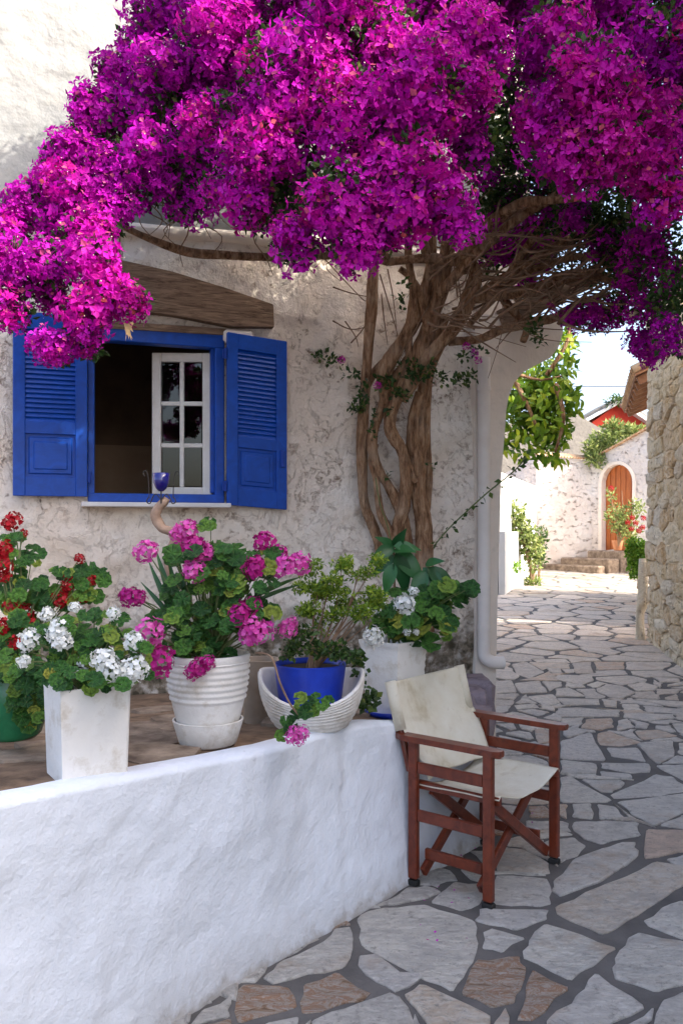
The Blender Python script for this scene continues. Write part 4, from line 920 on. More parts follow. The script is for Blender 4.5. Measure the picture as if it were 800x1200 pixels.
for l in ([(375,300),(400,325),(425,350),(430,352)],[(390,335),(410,345),(432,348)],[(388,375),(412,385),(430,382)],[(405,375),(415,395),(418,405)],[(410,400),(425,385),(430,370)],[(447,345),(452,380),(456,405)],[(452,315),(462,350),(466,400)],[(445,320),(460,370),(470,410)]):
    mb.tube([P(a+random.uniform(-2,2),b+random.uniform(-2,2),5.72) for a,b in l], [.0055,.004,.002] if len(l) == 3 else [.005,.004,.003,.0015], 5, 4)
for k in range(60):
    x = random.uniform(130,420); y = random.uniform(170,330) if x > 200 else random.uniform(200,340); mb.tube([P(x,y,4.7),P(x+random.uniform(-18,18),y-20,4.65),P(x+random.uniform(-25,25),y-45,4.5),P(x+random.uniform(-50,50),y-80,4.4)],[.0015,.003,.004,.005],5,4)
tag(mb.obj('twigs', MAT['twig'], bou, True), kind='stuff')

# canopy volumes: (px, py, Y, radius px, share of blossom)
BL = [(28,320,4.05,32,.8),(5,300,4.05,30,.8),(12,362,4.0,28,.9),(62,312,4.0,26,.6),(112,305,3.95,28,.9),(125,345,3.9,26,1),(98,375,3.9,26,1),(62,352,4.1,18,.4),(72,412,3.9,15,1),(55,405,3.9,10,1),(105,405,3.9,17,1),(158,355,3.9,20,1),(92,280,4.1,28,.6),
 (40,236,4.25,26,1),(104,135,4.35,20,2),(98,165,4.3,20,2),(118,190,4.25,20,2),(140,212,4.25,20,1.6),(128,238,4.2,20,1.8),(150,240,4.2,18,1.2),(108,258,4.15,18,1.4),(78,178,4.3,16,2),(250,225,4.1,18,1),(62,212,4.25,22,1),(20,248,4.2,20,.9),(58,258,4.2,20,.8),(88,232,4.2,26,.8),(122,268,4.1,20,.7),(12,285,4.2,34,1),(78,196,4.3,30,1),(110,250,4.25,40,.7),(118,128,4.4,26,1),(140,90,4.5,28,1),(140,150,4.4,38,1),(160,48,4.6,20,1),(185,20,4.6,34,1),(168,200,4.3,46,.8),(205,110,4.4,56,1),(220,225,4.35,38,.35),
 (262,160,4.2,52,.9),(265,60,4.3,64,1),(345,100,4.0,70,1),(320,195,3.95,58,1),(300,245,4.0,30,.8),(345,285,3.85,28,.9),(420,50,4.0,76,1),(415,150,3.9,70,.9),(400,235,3.75,50,1),(412,292,3.7,26,1),(455,262,3.75,34,1),
 (478,200,3.8,48,.7),(515,240,3.8,34,.9),(540,262,3.8,20,1),(500,110,3.9,62,1),(545,60,4.0,48,1),(562,105,3.9,28,1),(560,165,4.1,34,.5),(600,20,4.6,46,.6),
 (650,55,4.2,50,1),(688,100,4.0,58,1),(640,150,4.1,36,.9),(655,185,3.95,34,1),(700,185,3.9,45,1),(738,165,4.1,52,.9),(760,225,4.0,38,.9),(785,60,4.3,56,.8),(730,30,4.5,50,.5),(800,150,4.2,44,.9),(790,235,4.2,34,.8),
 (725,290,5.0,34,.45),(770,300,4.6,42,.7),(795,345,4.4,36,.9),(765,365,4.7,24,.8),(790,395,4.4,24,.9),(750,402,4.8,12,1),(762,418,4.9,10,1),(700,375,5.2,10,.5),(722,362,5.1,18,.5),(672,372,5.3,10,.2),(690,365,5.2,12,.5),(740,330,4.9,24,.7),
 (520,30,4.9,60,.3),(600,110,5.0,60,.1),(590,190,5.1,52,.12),(640,235,5.1,42,.15),(700,250,5.0,40,.25),(580,240,5.2,34,.15),(760,120,4.8,70,.2),(450,220,4.9,40,.1),(330,240,4.9,40,.1),(200,160,5.0,60,.1),(300,40,5.0,90,.2),
 (605,285,5.5,28,.2),(632,300,5.5,20,.3),(575,300,5.6,20,.08),(620,325,5.6,12,.1),(650,290,5.7,34,.35),(700,310,5.6,30,.4),(600,255,5.7,30,.2),(740,290,5.5,36,.5),(560,270,5.6,26,.15),(670,255,5.6,34,.3),
 (300,-60,4.4,110,.9),(480,-60,4.3,120,.9),(660,-60,4.4,110,.9),(820,-40,4.5,90,.7),(880,120,4.4,90,.7),(880,280,4.5,70,.7)]
def cluster(seed):
    rg = random.Random(seed); V = [Vector((0,0,0))]; F = []; rd = []; n = 48
    for i in range(n):
        while True:
            d = Vector((rg.gauss(0,1), rg.gauss(0,1), rg.gauss(0,1)))
            if d.length > .1: d.normalize()
            if d.z > -.75: break
        c = d*rg.uniform(.6,1.08)*Vector((1,1,.8)).length/1.62; fr = frame((d+Vector((rg.uniform(-.35,.35),rg.uniform(-.35,.35),rg.uniform(-.35,.35)))), rg.uniform(0,6)); L = rg.uniform(.23,.34); h = rg.random()*.9
        for k in range(3):
            a = 2.094*k; u = Vector((math.cos(a),math.sin(a),0)); v = Vector((-u.y,u.x,0)); op = rg.uniform(.1,.5)
            pts = [Vector((0,0,0)), u*L*.45+v*L*.38+UP*L*op*.7, u*L*1.0+UP*L*op, u*L*.45-v*L*.38+UP*L*op*.7, u*L*.5+UP*L*op*.35, v*.012]
            b = len(V); V += [c+fr@p for p in pts]; F += [(b,b+4,b+1),(b+1,b+4,b+2),(b+4,b+3,b+2),(b,b+3,b+4),(0,b,b+5)]
            q_ = min(1,max(0,h+rg.uniform(-.1,.1))) if rg.random() > .02 else 1; rd += [q_]*5
    nb = len(F); 
    for i in range(4):
        d = Vector((rg.gauss(0,1), rg.gauss(0,1), rg.gauss(0,1))).normalized(); c = d*1.04; s_ = .026; b = len(V); fr = frame(d, 0)
        V += [c+fr@Vector(p) for p in ((s_,0,0),(0,s_,0),(-s_,0,0),(0,-s_,0),(0,0,s_),(s_*.8,.006,0))]; F += [(b,b+1,b+4),(b+1,b+2,b+4),(b+2,b+3,b+4),(b+3,b,b+4),(0,b,b+5)]; rd += [.5]*5
    me = me_of('blossom_cluster', V, F, MAT['bract'], rd, False); me.materials.append(MAT['star'])
    me.polygons.foreach_set('material_index', [0]*nb+[1,1,1,1,0]*4); return me, V, F, rd, nb
CL = [cluster(s) for s in range(8)]
spots = []
for (x, y, Y, r_, fl) in BL:
    c = P(x, y, Y); Rm = r_*Y/1000; n = int(max(3, 10*(r_/40)**2*fl))
    for i in range(n):
        for _ in range(30):
            d = Vector((random.gauss(0,1), random.gauss(0,1), random.gauss(0,1))).normalized()
            if d.y < .35 or random.random() < .15: break
        s_ = random.uniform(.070,.115)*(.7 if r_ < 25 else 1); p = c+d*max(0, Rm-s_*random.uniform(.25,.9))*random.uniform(.70,1.04)
        if float(fbm([[p.x*2.6,p.y*2.0,p.z*2.6]],2)[0]) > (.20 if x > 190 or y < 180 else .36) and r_ > 20 and y > -20: continue
        spots.append((p, s_, x, y, Y, d))
def score(t):
    p = t[0]; x = 400+1000*p.x/p.y; y = 620-1000*(p.z-1.5)/p.y
    return (0 if -20 < x < 820 and -30 < y < 460 else 10)+p.y+.8*max(0,t[5].y)
spots.sort(key=score)
# thin out: clusters buried right behind a chosen one become part of the mass
for p, s_, *_r in spots[:300]:
    o = inst('blossom_cluster', random.choice(CL)[0], M4(p, (random.uniform(-.6,.6),-.5,random.uniform(.1,1)), s_*1.15), bou); x_ = 400+1000*p.x/p.y; y_ = 620-1000*(p.z-1.5)/p.y; k = min(1,max(0,(x_-600)/150))*min(1,max(0,(420-y_)/150)); o.color = (1, 1, 1-.42*k*random.random(), 1)
Vs = []; Fs = []; rd = []; mi = []; base = 0
for p, s_, *_r in spots[300:]:
    _, V, F, r0, nb = CL[random.randrange(8)]; M_ = np.array(M4(p, (random.uniform(-.6,.6),-.5,random.uniform(.1,1)), s_*1.15)); v = np.array([tuple(q_) for q_ in V])
    Vs.append(v@M_[:3,:3].T+M_[:3,3]); Fs += [tuple(i+base for i in f) for f in F]; off = random.uniform(-.35,.1); rd += [min(1,max(0,q_+off)) if q_ < .97 else q_ for q_ in r0]; mi += [0]*nb+[1,1,1,1,0]*4; base += len(V)
print('clusters', len(spots), 'mass tris', len(Fs))
tag(mk('blossom_mass', np.concatenate(Vs), Fs, [MAT['bract'], MAT['star']], bou, rnd=rd, mi=mi), kind='stuff')
lb = [(P(x,y,Y+.05), (r_*Y/1000*.95,)*3, int((r_**2)*(.42 if fl > .5 else .62))) for x,y,Y,r_,fl in BL]
lb += [pblob(x,y,Y,rx,ry,n,6) for x,y,Y,rx,ry,n in ((375,416,5.7,10,5,22),(392,424,5.7,12,6,26),(412,440,5.7,10,8,26),(425,452,5.6,8,8,20),(418,478,5.65,12,8,40),(424,470,5.6,10,10,30),(452,448,5.55,16,10,60),(470,462,5.5,14,7,40),(490,440,5.5,18,10,60),(478,430,5.5,14,8,40),(515,444,5.5,14,8,40),(538,446,5.5,12,7,40),(552,440,5.5,8,8,26),(540,418,5.5,10,6,16),(560,412,5.5,10,7,24),(505,428,5.5,10,8,20),(626,385,5.3,10,14,50),(632,398,5.3,6,10,24),(470,345,5.4,8,20,30),(455,480,5.6,6,8,16),(437,500,5.6,4,24,22),(505,545,5.6,4,5,8),(700,385,5.2,20,8,40),(675,375,5.3,16,8,40),(725,375,5.1,14,8,30),(455,560,5.6,5,8,8))]
leafcloud('foliage', MAT['bleaf'], bou, lb, .042, 11, .6)
# one long trailing shoot with its leaves, few stray blossoms
mb = MB(); tr = [(508,640),(525,620),(548,598),(570,578),(590,562),(606,548),(616,535)]; mb.tube([P(a,b,5.55) for a,b in tr], .005, 5, 3); mb.tube([P(462,660,5.6),P(455,620,5.55),(P(445,590,5.5)),P(440,560,5.5)], .004, 5, 3); mb.obj('trailing_shoot', MAT['stem'], bou)
lb = []
for i in range(22):
    t_ = i/21*(len(tr)-1); k = min(int(t_),len(tr)-2); f = t_-k; lb.append(pblob(tr[k][0]*(1-f)+tr[k+1][0]*f, tr[k][1]*(1-f)+tr[k+1][1]*f, 5.55, 3, 4, 2, 3))
leafcloud('shoot_leaves', MAT['bleaf'], bou, lb, .05, 12, .6)
for x, y in ((400,422),(442,452),(546,406),(556,413),(560,422),(645,358),(648,365),(548,288),(586,250),(637,262),(665,258),(562,172)): inst('blossom_cluster', CL[0][0], M4(P(x,y,5.3), (0,-1,.3), .026), bou)
mb = MB()
for k in range(14): mb.add([v+P(150+random.uniform(-5,5),383+random.uniform(-8,10),3.85) for v in (Vector((0,0,0)),Vector((.012,0,-.01)),Vector((.004,.006,-.03)))], [(0,1,2)])
mb.obj('dry_leaves', simple('dry_leaf', (.45,.28,.12), (.60,.42,.22)), bou)
# fallen bracts
mb = MB()
for k in range(26):
    x, y = random.choice([(505,1045),(533,1063),(560,1000),(520,1100),(545,1010),(590,1070),(600,960),(480,1110)]); X, Yp = PG(x+random.uniform(-30,30), y+random.uniform(-20,20)); a = random.uniform(0,6); c = Vector((X,Yp,.022)); s_ = random.uniform(.004,.007)
    mb.add([c+Vector((math.cos(a+i)*s_,math.sin(a+i)*s_,.003*(i%2))) for i in (0,1.6,3.1,4.7)], [(0,1,2,3)], random.random())
tag(mb.obj('fallen_petals', MAT['bract'], rnd=True), 'few tiny magenta bracts fallen on the paving by the chair', 'petals', kind='stuff')

# ------------------------------------------------------------------ street beyond: right stone wall and its house
sw = empty('stone_wall', (3.7,10.4,float(g(10.4))), 'tall rubble stone house wall with cream mortar at the right edge', 'stone wall')
def RW(a, z, o=0.):                                # a: metres from the far end toward the camera
    d = Vector((-.15,-1,0)).normalized(); n = Vector((-1,.15,0)).normalized(); p = Vector((3.73,10.4,0))+d*a+n*o; return Vector((p.x,p.y,z))
def gr(a): return float(g(RW(a,0).y))
V = []; F = []; na, nz = 60, 70
for i in range(na+1):
    for k in range(nz+1):
        a = 3.6*i/na; z = -.1+3.85*k/nz; V.append(RW(a, z, -.004+.040*float(fbm([[a*3,z*3,1]],3)[0])))
for i in range(na):
    for k in range(nz): b = i*(nz+1)+k; F.append((b,b+1,b+nz+2,b+nz+1))
mk('mortar_bed', V, F, MAT['rubmortar'], sw, True)
mb = MB(); mb.prism([RW(.03,0,-.05),RW(.03,0,-3.8),RW(3.6,0,-3.8),RW(3.6,0,-.05)], UP*3.7); mb.obj('wall_core', MAT['rubmortar'], sw)  # unseen core widened to block a strip of sun between the houses
seeds = []; z = .05; row = 0; cnt = 0
while z < 3.75:
    h = random.choice([.12,.17,.22,.28]); a = random.uniform(-.1,0)
    while a < 3.5:
        l = random.uniform(1.3,3.6)*h+.08; seeds.append((a+l/2, z+h/2+random.uniform(-.03,.03), h))
        a += l
    z += h
SD = np.array([(a,z*2.3) for a,z,h in seeds])
def clip(poly, p, n_):                              # keep the side with (x-p).n <= 0
    out = []
    for i in range(len(poly)):
        a, b = poly[i], poly[(i+1) % len(poly)]; da, db = (a-p)@n_, (b-p)@n_
        if da <= 0: out.append(a)
        if da*db < 0: out.append(a+(b-a)*(da/(da-db)))
    return out
for i, q in enumerate(SD):
    if q[0] > 3.4 or seeds[i][1] < gr(max(q[0],0))-.1: continue
    poly = [q+np.array(v)*1.2 for v in ((-1,-1),(1,-1),(1,1),(-1,1))]; poly = clip(poly, np.array([-.01,0]), np.array([-1,0]))
    for j in np.argsort(((SD-q)**2).sum(1))[1:16]:
        d = SD[j]-q; L = np.hypot(*d)
        if poly: poly = clip(poly, q+d*.5-d/L*random.uniform(.010,.028), d/L)
    if len(poly) < 3: continue
    pp_ = []
    for k in range(len(poly)):
        a, b = poly[k], poly[(k+1)%len(poly)]; L = np.hypot(*(b-a)); nr = np.array([(b-a)[1],-(b-a)[0]])/max(L,1e-6)
        if L > .04: pp_ += [a+(b-a)*.1]+([a+(b-a)*random.uniform(.4,.6)+nr*random.uniform(-.014,.008)] if L > .1 else [])+[a+(b-a)*.9]
        else: pp_.append((a+b)/2)
    pp_ = np.array(pp_); n = len(pp_); c = pp_.mean(0); o0 = random.uniform(.008,.030); ta, tz = random.uniform(-.06,.06), random.uniform(-.06,.06)
    V = []
    for f_, oo in ((1.,-.04),(1.,o0*.5),(.88,o0),(.45,o0+random.uniform(0,.012))):
        for p_ in pp_:
            w_ = c+(p_-c)*f_; V.append(RW(w_[0], w_[1]/2.3, oo+(ta*(w_[0]-c[0])+tz*(w_[1]-c[1])*.6+random.uniform(-.009,.009) if oo > 0 else 0)))
    F = [[r_*n+k, r_*n+(k+1)%n, (r_+1)*n+(k+1)%n, (r_+1)*n+k] for r_ in range(3) for k in range(n)]+[[3*n+k for k in range(n)]]
    if cnt < 298: mk('wall_stone', V, F, MAT['rubble'], sw); cnt += 1
print('wall stones', cnt)
# rough upright post at the far end and rubble at its foot
mb = MB(); mb.tube([P(750,756,10.45),P(749,720,10.5),P(753,700,10.5),P(752,655,10.6)], [.075,.05,.06,.04], 8, 5, bump=.22); mb.obj('corner_post', MAT['rubble'], sw, True)
# plain continuation toward and past the camera, out of the picture
rb = empty('street_house', (3.3,3,0), 'tall rendered house on the right of the lane, beyond the picture edge', 'house')
mb = MB(); q_ = [RW(3.6,0,0), RW(6.5,0,0), Vector((2.72,-3.2,0)), Vector((4.6,-3.2,0)), Vector((4.6,6.9,0))]; mb.prism([Vector((p.x,p.y,-.1)) for p in q_], UP*5.9); mb.obj('wall', MAT['cream'], rb)
# tiled house behind the stone wall
th = empty('tiled_house', (4.4,12.8,.2), 'low house with clay tile eave and brown rafter ends behind the stone wall', 'house')
E0, E1 = P(744,440,11.4), P(731,489,15.0); E1.z = E0.z-.02; ed = (E1-E0).normalized(); eo = Vector((ed.y,-ed.x,0)); 
if eo.x < 0: eo = -eo
mb = MB(); b0 = E0+eo*.42; b1 = E1+eo*.42; mb.prism([Vector((b0.x,b0.y,0)),Vector((b1.x,b1.y,0)),Vector((b1.x,b1.y,0))+eo*3.4,Vector((b0.x,b0.y,0))+eo*3.4], UP*(E0.z-.06)); mb.obj('wall', MAT['rubmortar'], th)
slope = (eo+UP*.42).normalized(); nt_ = 15
for i in range(nt_):
    p0 = E0.lerp(E1, (i+.5)/nt_); mb = MB(); w_ = (E1-E0).length/nt_/2
    V = []; F = []
    for j in range(9):
        for k in range(8):
            t_ = math.pi*k/7; V.append(p0+slope*(j*.28)+ed*(-math.cos(t_)*w_*1.02)+(slope.cross(ed) if slope.cross(ed).z > 0 else -slope.cross(ed))*(math.sin(t_)*w_*.9+.03+.012*(j%2)))
    for j in range(8):
        for k in range(7): b = j*8+k; F.append((b,b+1,b+9,b+8))
    mb.add(V,F); o = mb.obj('roof_tile', MAT['tile'], th, True); md = o.modifiers.new('s','SOLIDIFY'); md.thickness = .018
mb = MB(); mb.prism([E0+UP*.0, E1, E1+slope*2.3, E0+slope*2.3], Vector((0,0,.03))); mb.obj('roof_boards', MAT['wattle'], th)
for i in range(8):
    p0 = E0.lerp(E1, (i+.3)/8); mb = MB(); mb.bar(p0+slope*.04-UP*.07, p0+slope*.7-UP*.07, .09, .11); mb.obj('rafter', MAT['wattle'], th)

# far white wall with arched door
FW = empty('far_wall', (5.6,21,.5), 'long whitewashed wall with clay coping and orange arched door closing the lane', 'wall')
Pw = [Vector((Yy*(x-400)/1000, Yy, 0)) for x, Yy in ((590,21.6),(628,21.2),(692,21.2),(800,19.2))]
tops = [2.9, 1.5+.085*21.2, 1.5+.080*21.2, 1.5+.14*19.2]
V = []; F = []; st_ = 64; L = []
for i in range(3):
    for k in range(st_): f = k/st_; L.append((Pw[i].lerp(Pw[i+1], f), tops[i]*(1-f)+tops[i+1]*f))
L.append((Pw[3], tops[3])); nzz = 24
dx0, dx1 = 705, 741; dz0, dzs, dzt = .98, 2.62, 3.06
def dooropen(p, z):
    x = 400+1000*p.x/p.y
    if not dx0 < x < dx1: return False
    u = (x-(dx0+dx1)/2)/((dx1-dx0)/2); return dz0 < z < dzs+(dzt-dzs)*math.sqrt(max(0,1-u*u))
for p, tz in L:
    for k in range(nzz*2+1):
        z = tz*k/(nzz*2); o_ = .05*float(fbm([[p.x*1.5,z*1.5,p.y]],3)[0]); V.append((p.x,p.y-o_,z))
m_ = nzz*2+1
for i in range(len(L)-1):
    for k in range(nzz*2):
        pc = (L[i][0]+L[i+1][0])/2; zc = (k+.5)*L[i][1]/(nzz*2)
        if dooropen(pc, zc): continue
        F.append((i*m_+k,(i+1)*m_+k,(i+1)*m_+k+1,i*m_+k+1))
mk('wall_face', V, F, MAT['far_white'], FW, True)
mb = MB(); mb.prism([Vector((p.x,p.y+.35,-.1)) for p in Pw]+[Vector((p.x,p.y+.6,-.1)) for p in Pw[::-1]], UP*2.9); mb.obj('wall_back', MAT['far_white'], FW)
def onfar(x):                                      # point on the wall line seen at column x
    for i in range(3):
        a, b = Pw[i], Pw[i+1]; u = (x-400)/1000; den = (b.x-a.x)-u*(b.y-a.y); f = (u*a.y-a.x)/den
        if -1e-6 <= f <= 1.000001: return a.lerp(b, f)
    return Pw[3]
dl, dr = onfar(dx0), onfar(dx1); dd_ = (dr-dl).normalized(); dnn = Vector((dd_.y,-dd_.x,0)); dw_ = (dr-dl).length; dc = (dl+dr)/2
arch = [(-dw_/2, dz0),(dw_/2,dz0)]+[(dw_/2*math.cos(t_), dzs+(dzt-dzs)*math.sin(t_)) for t_ in np.linspace(0,math.pi,15)]
dr_ = MB(); dr_.prism([dc+dd_*a+UP*z+dnn*-.16 for a,z in arch], -dnn*.05); door = dr_.obj('arched_door', MAT['door'], FW)
for k in range(6):                                 # vertical planks
    a0 = -dw_/2+dw_*k/6+.008; a1 = -dw_/2+dw_*(k+1)/6-.008; f = lambda a: dzs+(dzt-dzs)*math.sqrt(max(0,1-(a/(dw_/2))**2))-.02
    mb = MB(); mb.prism([dc+dd_*a0+UP*dz0-dnn*.14, dc+dd_*a1+UP*dz0-dnn*.14, dc+dd_*a1+UP*f(a1)-dnn*.14, dc+dd_*a0+UP*f(a0)-dnn*.14], -dnn*.03); mb.obj('plank', MAT['door'], door)
mb = MB(); n = len(arch)-1; outp = [(-dw_/2-.13, dz0),(-dw_/2-.13,dzs)]; V = []
ar = [(dw_/2,dz0)]+[(dw_/2*math.cos(t_), dzs+(dzt-dzs)*math.sin(t_)) for t_ in np.linspace(0,math.pi,17)]+[(-dw_/2,dz0)]
ou = [(dw_/2+.09,dz0)]+[((dw_/2+.09)*math.cos(t_), dzs+(dzt-dzs+.08)*math.sin(t_)) for t_ in np.linspace(0,math.pi,17)]+[(-dw_/2-.09,dz0)]
for l_, o_ in ((ar,-.2),(ar,.03),(ou,.035),(ou,.0)): V += [dc+dd_*a+UP*z+dnn*o_ for a,z in l_]
n = len(ar); mb.add(V, [(r_*n+i,r_*n+i+1,(r_+1)*n+i+1,(r_+1)*n+i) for r_ in range(3) for i in range(n-1)]); mb.obj('door_surround', MAT['corner'], FW)
for k,(hh,ww,dp) in enumerate(((.98,.50,.38),(.80,.72,.74),(.64,.90,1.0))):
    mb = MB(); c_ = dc+dnn*(dp/2)-dd_*(.1+.3*k); mb.box(Vector((c_.x,c_.y,hh/2)), dd_, dnn, UP, ww, dp/2, hh/2-.001*k, .03); mb.obj('door_step', MAT['slate'], FW)
mb = MB()                                          # clay coping tiles
for i in range(46):
    x = 629+i*(152/45); p = onfar(x); u = (x-692)/108; tz = tops[1]*(1-(x-628)/64)+tops[2]*((x-628)/64) if x < 692 else tops[2]*(1-u)+tops[3]*u
    V = []
    for j in (0,1):
        for k in range(6): t_ = math.pi*k/5; V.append(p+dd_*(-math.cos(t_)*.045)+dnn*(.08-.4*j)+UP*(tz+.02+math.sin(t_)*.045+.07*j))
    mb.add(V, [(k,k+1,k+7,k+6) for k in range(5)]+[(0,5,4,3,2,1)], random.random())
tag(mb.obj('coping_tiles', MAT['tile'], FW), kind='stuff')
# bright left wall along the lane and stained wall above it
lw = empty('side_wall', (3.6,18,.4), 'bright white low wall with raised plinth on the left of the sunny lane', 'wall')
a, b = Vector((21.15*.2285,21.15,0)), Vector((15.4*.183,15.4,0)); mb = MB(); mb.prism([a,b,b+Vector((-.35,.1,0)),a+Vector((-.35,.1,0))], UP*2.55); mb.obj('wall_face', MAT['bright'], lw)
mb = MB(); q_ = Vector((.12,-.04,0)); mb.prism([a.lerp(b,.25)+q_,b+q_,b+q_*.1,a.lerp(b,.25)+q_*.1], UP*1.45); mb.obj('plinth', MAT['bright'], lw)
mb = MB(); c0 = PG(594,690); mb.box((c0[0],c0[1],.48), Vector((1,0,0)), Vector((0,1,0)), UP, .28,.2,.14,.02); mb.obj('trough', MAT['bright'], lw)
leafcloud('trough_leaves', MAT['bushleaf'], lw, [((c0[0],c0[1]-.05,.78),(.33,.2,.14),260)], .075, 31, .6)
sb = empty('stained_house', (4.2,24,0), 'grey stained gable of an old house above the white lane wall', 'house')
mb = MB(); mb.box((4.0,24.2,2.2), Vector((1,0,0)), Vector((0,1,0)), UP, 1.9,.8,2.2,.02); mb.obj('wall', MAT['grey'], sb)
g2 = empty('grey_house', (8,29,0), 'plain grey weathered house wall rising behind the coping', 'house')
mb = MB(); mb.prism([P(656,620,27),P(656,498,27),P(672,483,27),P(700,500,27),P(770,512,27),P(770,620,27)], Vector((0,1,0))); mb.obj('wall', MAT['grey'], g2)
rh = empty('red_house', (10.5,33,0), 'distant bright red house gable with white trimmed roof edge', 'house')
mb = MB(); mb.prism([P(686,560,33),P(686,500,33),P(724,473,33),P(770,505,33),P(770,560,33)], Vector((0,3,0))); mb.obj('wall', MAT['redwall'], rh)
mb = MB(); mb.bar(P(685,493,32.8), P(725,471,32.8), .4, .12); mb.bar(P(723,471,32.8), P(772,503,32.8), .4, .12); mb.obj('white_trim', MAT['bright'], rh)
mb = MB(); mb.prism([P(683,492,33),P(725,468,33),P(725,465,33),P(681,490,33)], Vector((0,3,0))); mb.prism([P(725,468,33),P(774,502,33),P(774,498,33),P(725,465,33)], Vector((0,3,0))); mb.obj('roof', MAT['grey'], rh)
leafcloud('roof_creeper', MAT['bleaf'], rh, [(P(722,470,32.6),(.5,.3,.2),120)], .2, 32)
# shrubs and trees of the lane
def tree(name, label, cat, base, limbs, blobs, m, size, seed, grp=None, asp=.45):
    r_ = empty(name, base, label, cat, grp); mb = MB()
    for l in limbs: mb.tube([P(a,b,Y) for a,b,Y in l], [.035*(1-.7*i/(len(l)-1)) for i in range(len(l))], 6, 4, bump=.1)
    mb.obj('trunk', MAT['twig'], r_, True); leafcloud('crown', m, r_, blobs, size, seed, asp); return r_
b0 = PG(622,686); Yt = b0[1]
tree('small_tree', 'slender pale leaved sapling standing against the bright white wall', 'tree', (b0[0],b0[1],float(g(Yt))), [[(622,686,Yt),(621,660,Yt),(618,640,Yt),(608,620,Yt)],[(623,686,Yt),(626,660,Yt),(628,630,Yt)],[(620,660,Yt),(612,635,Yt),(598,610,Yt)]],
 [pblob(600,602,Yt,16,15,420),pblob(612,622,Yt,15,14,350),pblob(622,640,Yt,13,16,380),pblob(596,618,Yt,10,8,110),pblob(620,682,Yt,14,4,140),pblob(625,660,Yt,8,12,90)], MAT['farleaf'], .12, 41)
b1 = PG(633,680); Y1 = b1[1]+.3
tree('small_tree', 'darker narrow shrub right behind the pale sapling', 'tree', (b1[0],Y1,float(g(Y1))), [[(631,680,Y1),(632,650,Y1),(633,625,Y1)]], [pblob(633,632,Y1,7,16,200),pblob(633,655,Y1,6,12,130)], MAT['bleaf'], .11, 42)
tree('wall_bush', 'grey green olive like bush spilling over the far wall coping', 'bush', P(705,530,21.6), [[(708,540,21.7),(706,520,21.6),(700,505,21.5)]], [pblob(708,520,21.2,20,16,700),pblob(695,528,21.1,12,12,300),pblob(725,506,21.3,16,10,350),pblob(742,505,20.6,14,6,250),pblob(700,540,20.9,12,8,160),pblob(715,500,21.3,10,8,150)], MAT['farleaf'], .17, 43, asp=.3)
Yb = 18.2
pb = empty('potted_rose', P(722,640,Yb), 'rose in a terracotta pot with red blooms climbing before the arched door', 'potted plant', 'pots along the ledge')
mb = MB(); mb.lathe(P(723,645,18.9), [(0,0),(.08,0),(.12,.20),(.13,.22)], 16); mb.obj('pot', MAT['terracotta'], pb, True)
mb = MB()
for e in ((712,570),(718,590),(742,585),(735,600),(728,575)): mb.tube([P(724,640,18.6),P((724+e[0])/2+3,610,18.4),P(*e,18.3)], [.02,.013,.006], 5, 3)
mb.obj('stems', MAT['twig'], pb); leafcloud('foliage', MAT['farleaf'], pb, [pblob(722,607,18.4,12,18,330),pblob(735,620,18.3,16,16,280),pblob(744,595,18.3,10,12,130),pblob(716,580,18.4,6,10,60)], .10, 44)
for x, y in ((715,572),(740,607),(744,613),(739,620),(753,607),(752,618),(735,612),(748,622)): inst('flower_head', UM['red'][1], M4(P(x,y,18.1), (0,-1,.2), .055), pb)
Yg = 15.2
tree('round_bush', 'dense bright green bush at the foot of the stone wall corner', 'bush', P(748,675,Yg), [[(748,690,Yg),(748,660,Yg),(746,640,Yg)]], [pblob(748,648,Yg,14,16,1400),pblob(745,665,Yg,10,14,600),pblob(740,640,Yg,8,10,300)], MAT['bushleaf'], .07, 45, asp=.6)
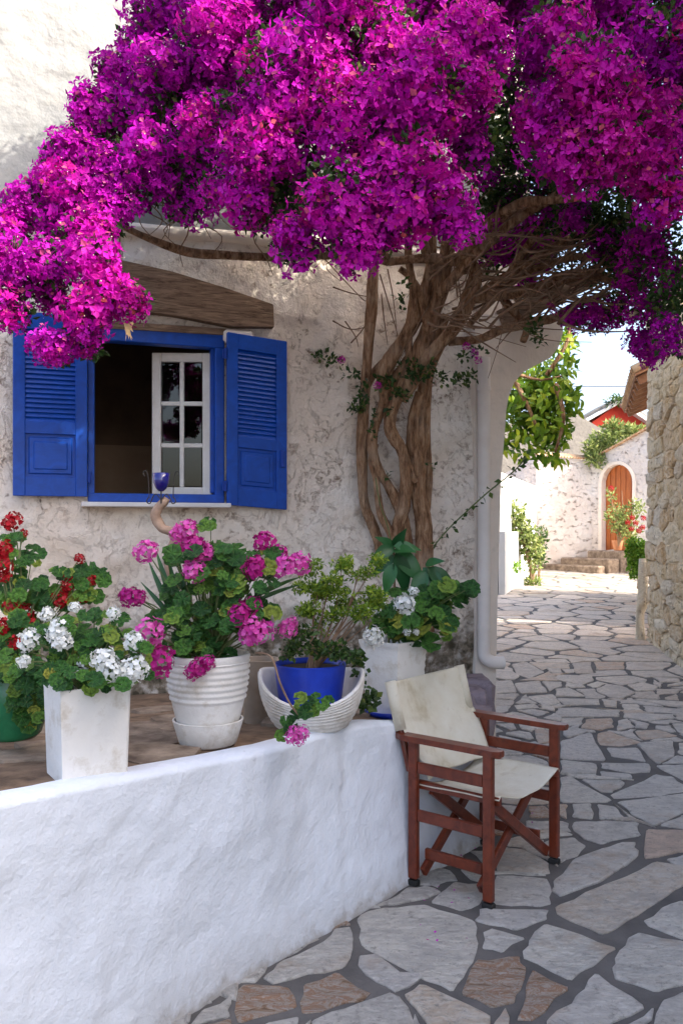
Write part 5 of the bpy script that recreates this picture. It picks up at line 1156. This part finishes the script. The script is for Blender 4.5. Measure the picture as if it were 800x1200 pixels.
# wisteria hanging beyond the corner
wi = empty('wisteria', P(640,480,9.6), 'sunlit yellow green wisteria foliage hanging past the house corner', 'climbing plant')
mb = MB()
for l in ([(585,430,9.6),(610,440,9.6),(635,445,9.5),(660,440,9.5)],[(600,440,9.6),(620,480,9.5),(632,510,9.5)],[(640,440,9.5),(662,405,9.4),(668,380,9.4)],[(650,450,9.5),(660,490,9.4),(650,530,9.4)]): mb.tube([P(*p) for p in l], [.03,.022,.015,.01][:len(l)], 6, 4, bump=.1)
mb.obj('branch', MAT['bark'], wi, True)
wb = [(620,452,36,24,50),(648,468,34,26,56),(612,490,28,26,46),(640,505,30,24,50),(656,432,20,16,22),(662,405,10,14,14),(600,522,12,14,14),(650,535,14,14,14),(625,530,16,12,14),(676,465,9,10,10),(665,395,8,10,8)]
n_ = 0
for cx,cy,rx,ry,n in wb:
    for k in range(n):
        a = random.uniform(0,6.283); q_ = math.sqrt(random.random()); p = P(cx+rx*q_*math.cos(a), cy+ry*q_*math.sin(a), 9.5+random.uniform(-.35,.35)); d = Vector((random.uniform(-1,1), random.uniform(-.6,.3), random.uniform(-1.4,.3)))
        inst('leaf', WL, dirm(p, d, random.uniform(.08,.13), Vector((random.uniform(-.8,.8),-1,random.uniform(0,1)))), wi); n_ += 1
leafcloud('inner_leaves', m_leafy('wisteria_inner', [(0,(.05,.13,.015)),(.5,(.14,.27,.02)),(1,(.36,.44,.05))], .45, .45, True), wi, [pblob(620,455,9.9,34,26,420),pblob(645,475,9.9,32,26,420),pblob(612,490,9.9,28,26,380),pblob(640,508,9.9,28,22,300),pblob(655,430,9.9,18,16,90),pblob(662,405,9.9,10,16,50),pblob(600,520,9.8,12,12,50),pblob(640,530,9.8,20,10,50)], .13, 51, .45)
# lamp shade under the blossom and a cable across the sky
lp = empty('hanging_lamp', P(743,366,4.9), 'small cream scalloped lamp shade hanging among the blossom at the right', 'lamp')
mb = MB(); mb.lathe(P(743,371,4.9), [(.034,0),(.030,.02),(.018,.04),(.004,.048)], 18, fn=lambda r_,z,t: (r_*(1+.06*math.cos(8*t)), z)); mb.obj('lamp_shade', MAT['lampglass'], lp, True)
mb = MB(); mb.tube([P(743,362,4.9),P(743,330,4.9)], .004, 5, 1); mb.obj('cord', MAT['iron'], lp)
mb = MB(); mb.tube([P(560,446,26),P(640,452,26),P(760,453,26)], .012, 5, 3); tag(mb.obj('overhead_cable', MAT['iron']), 'thin dark cable strung across the pale sky', 'cable')
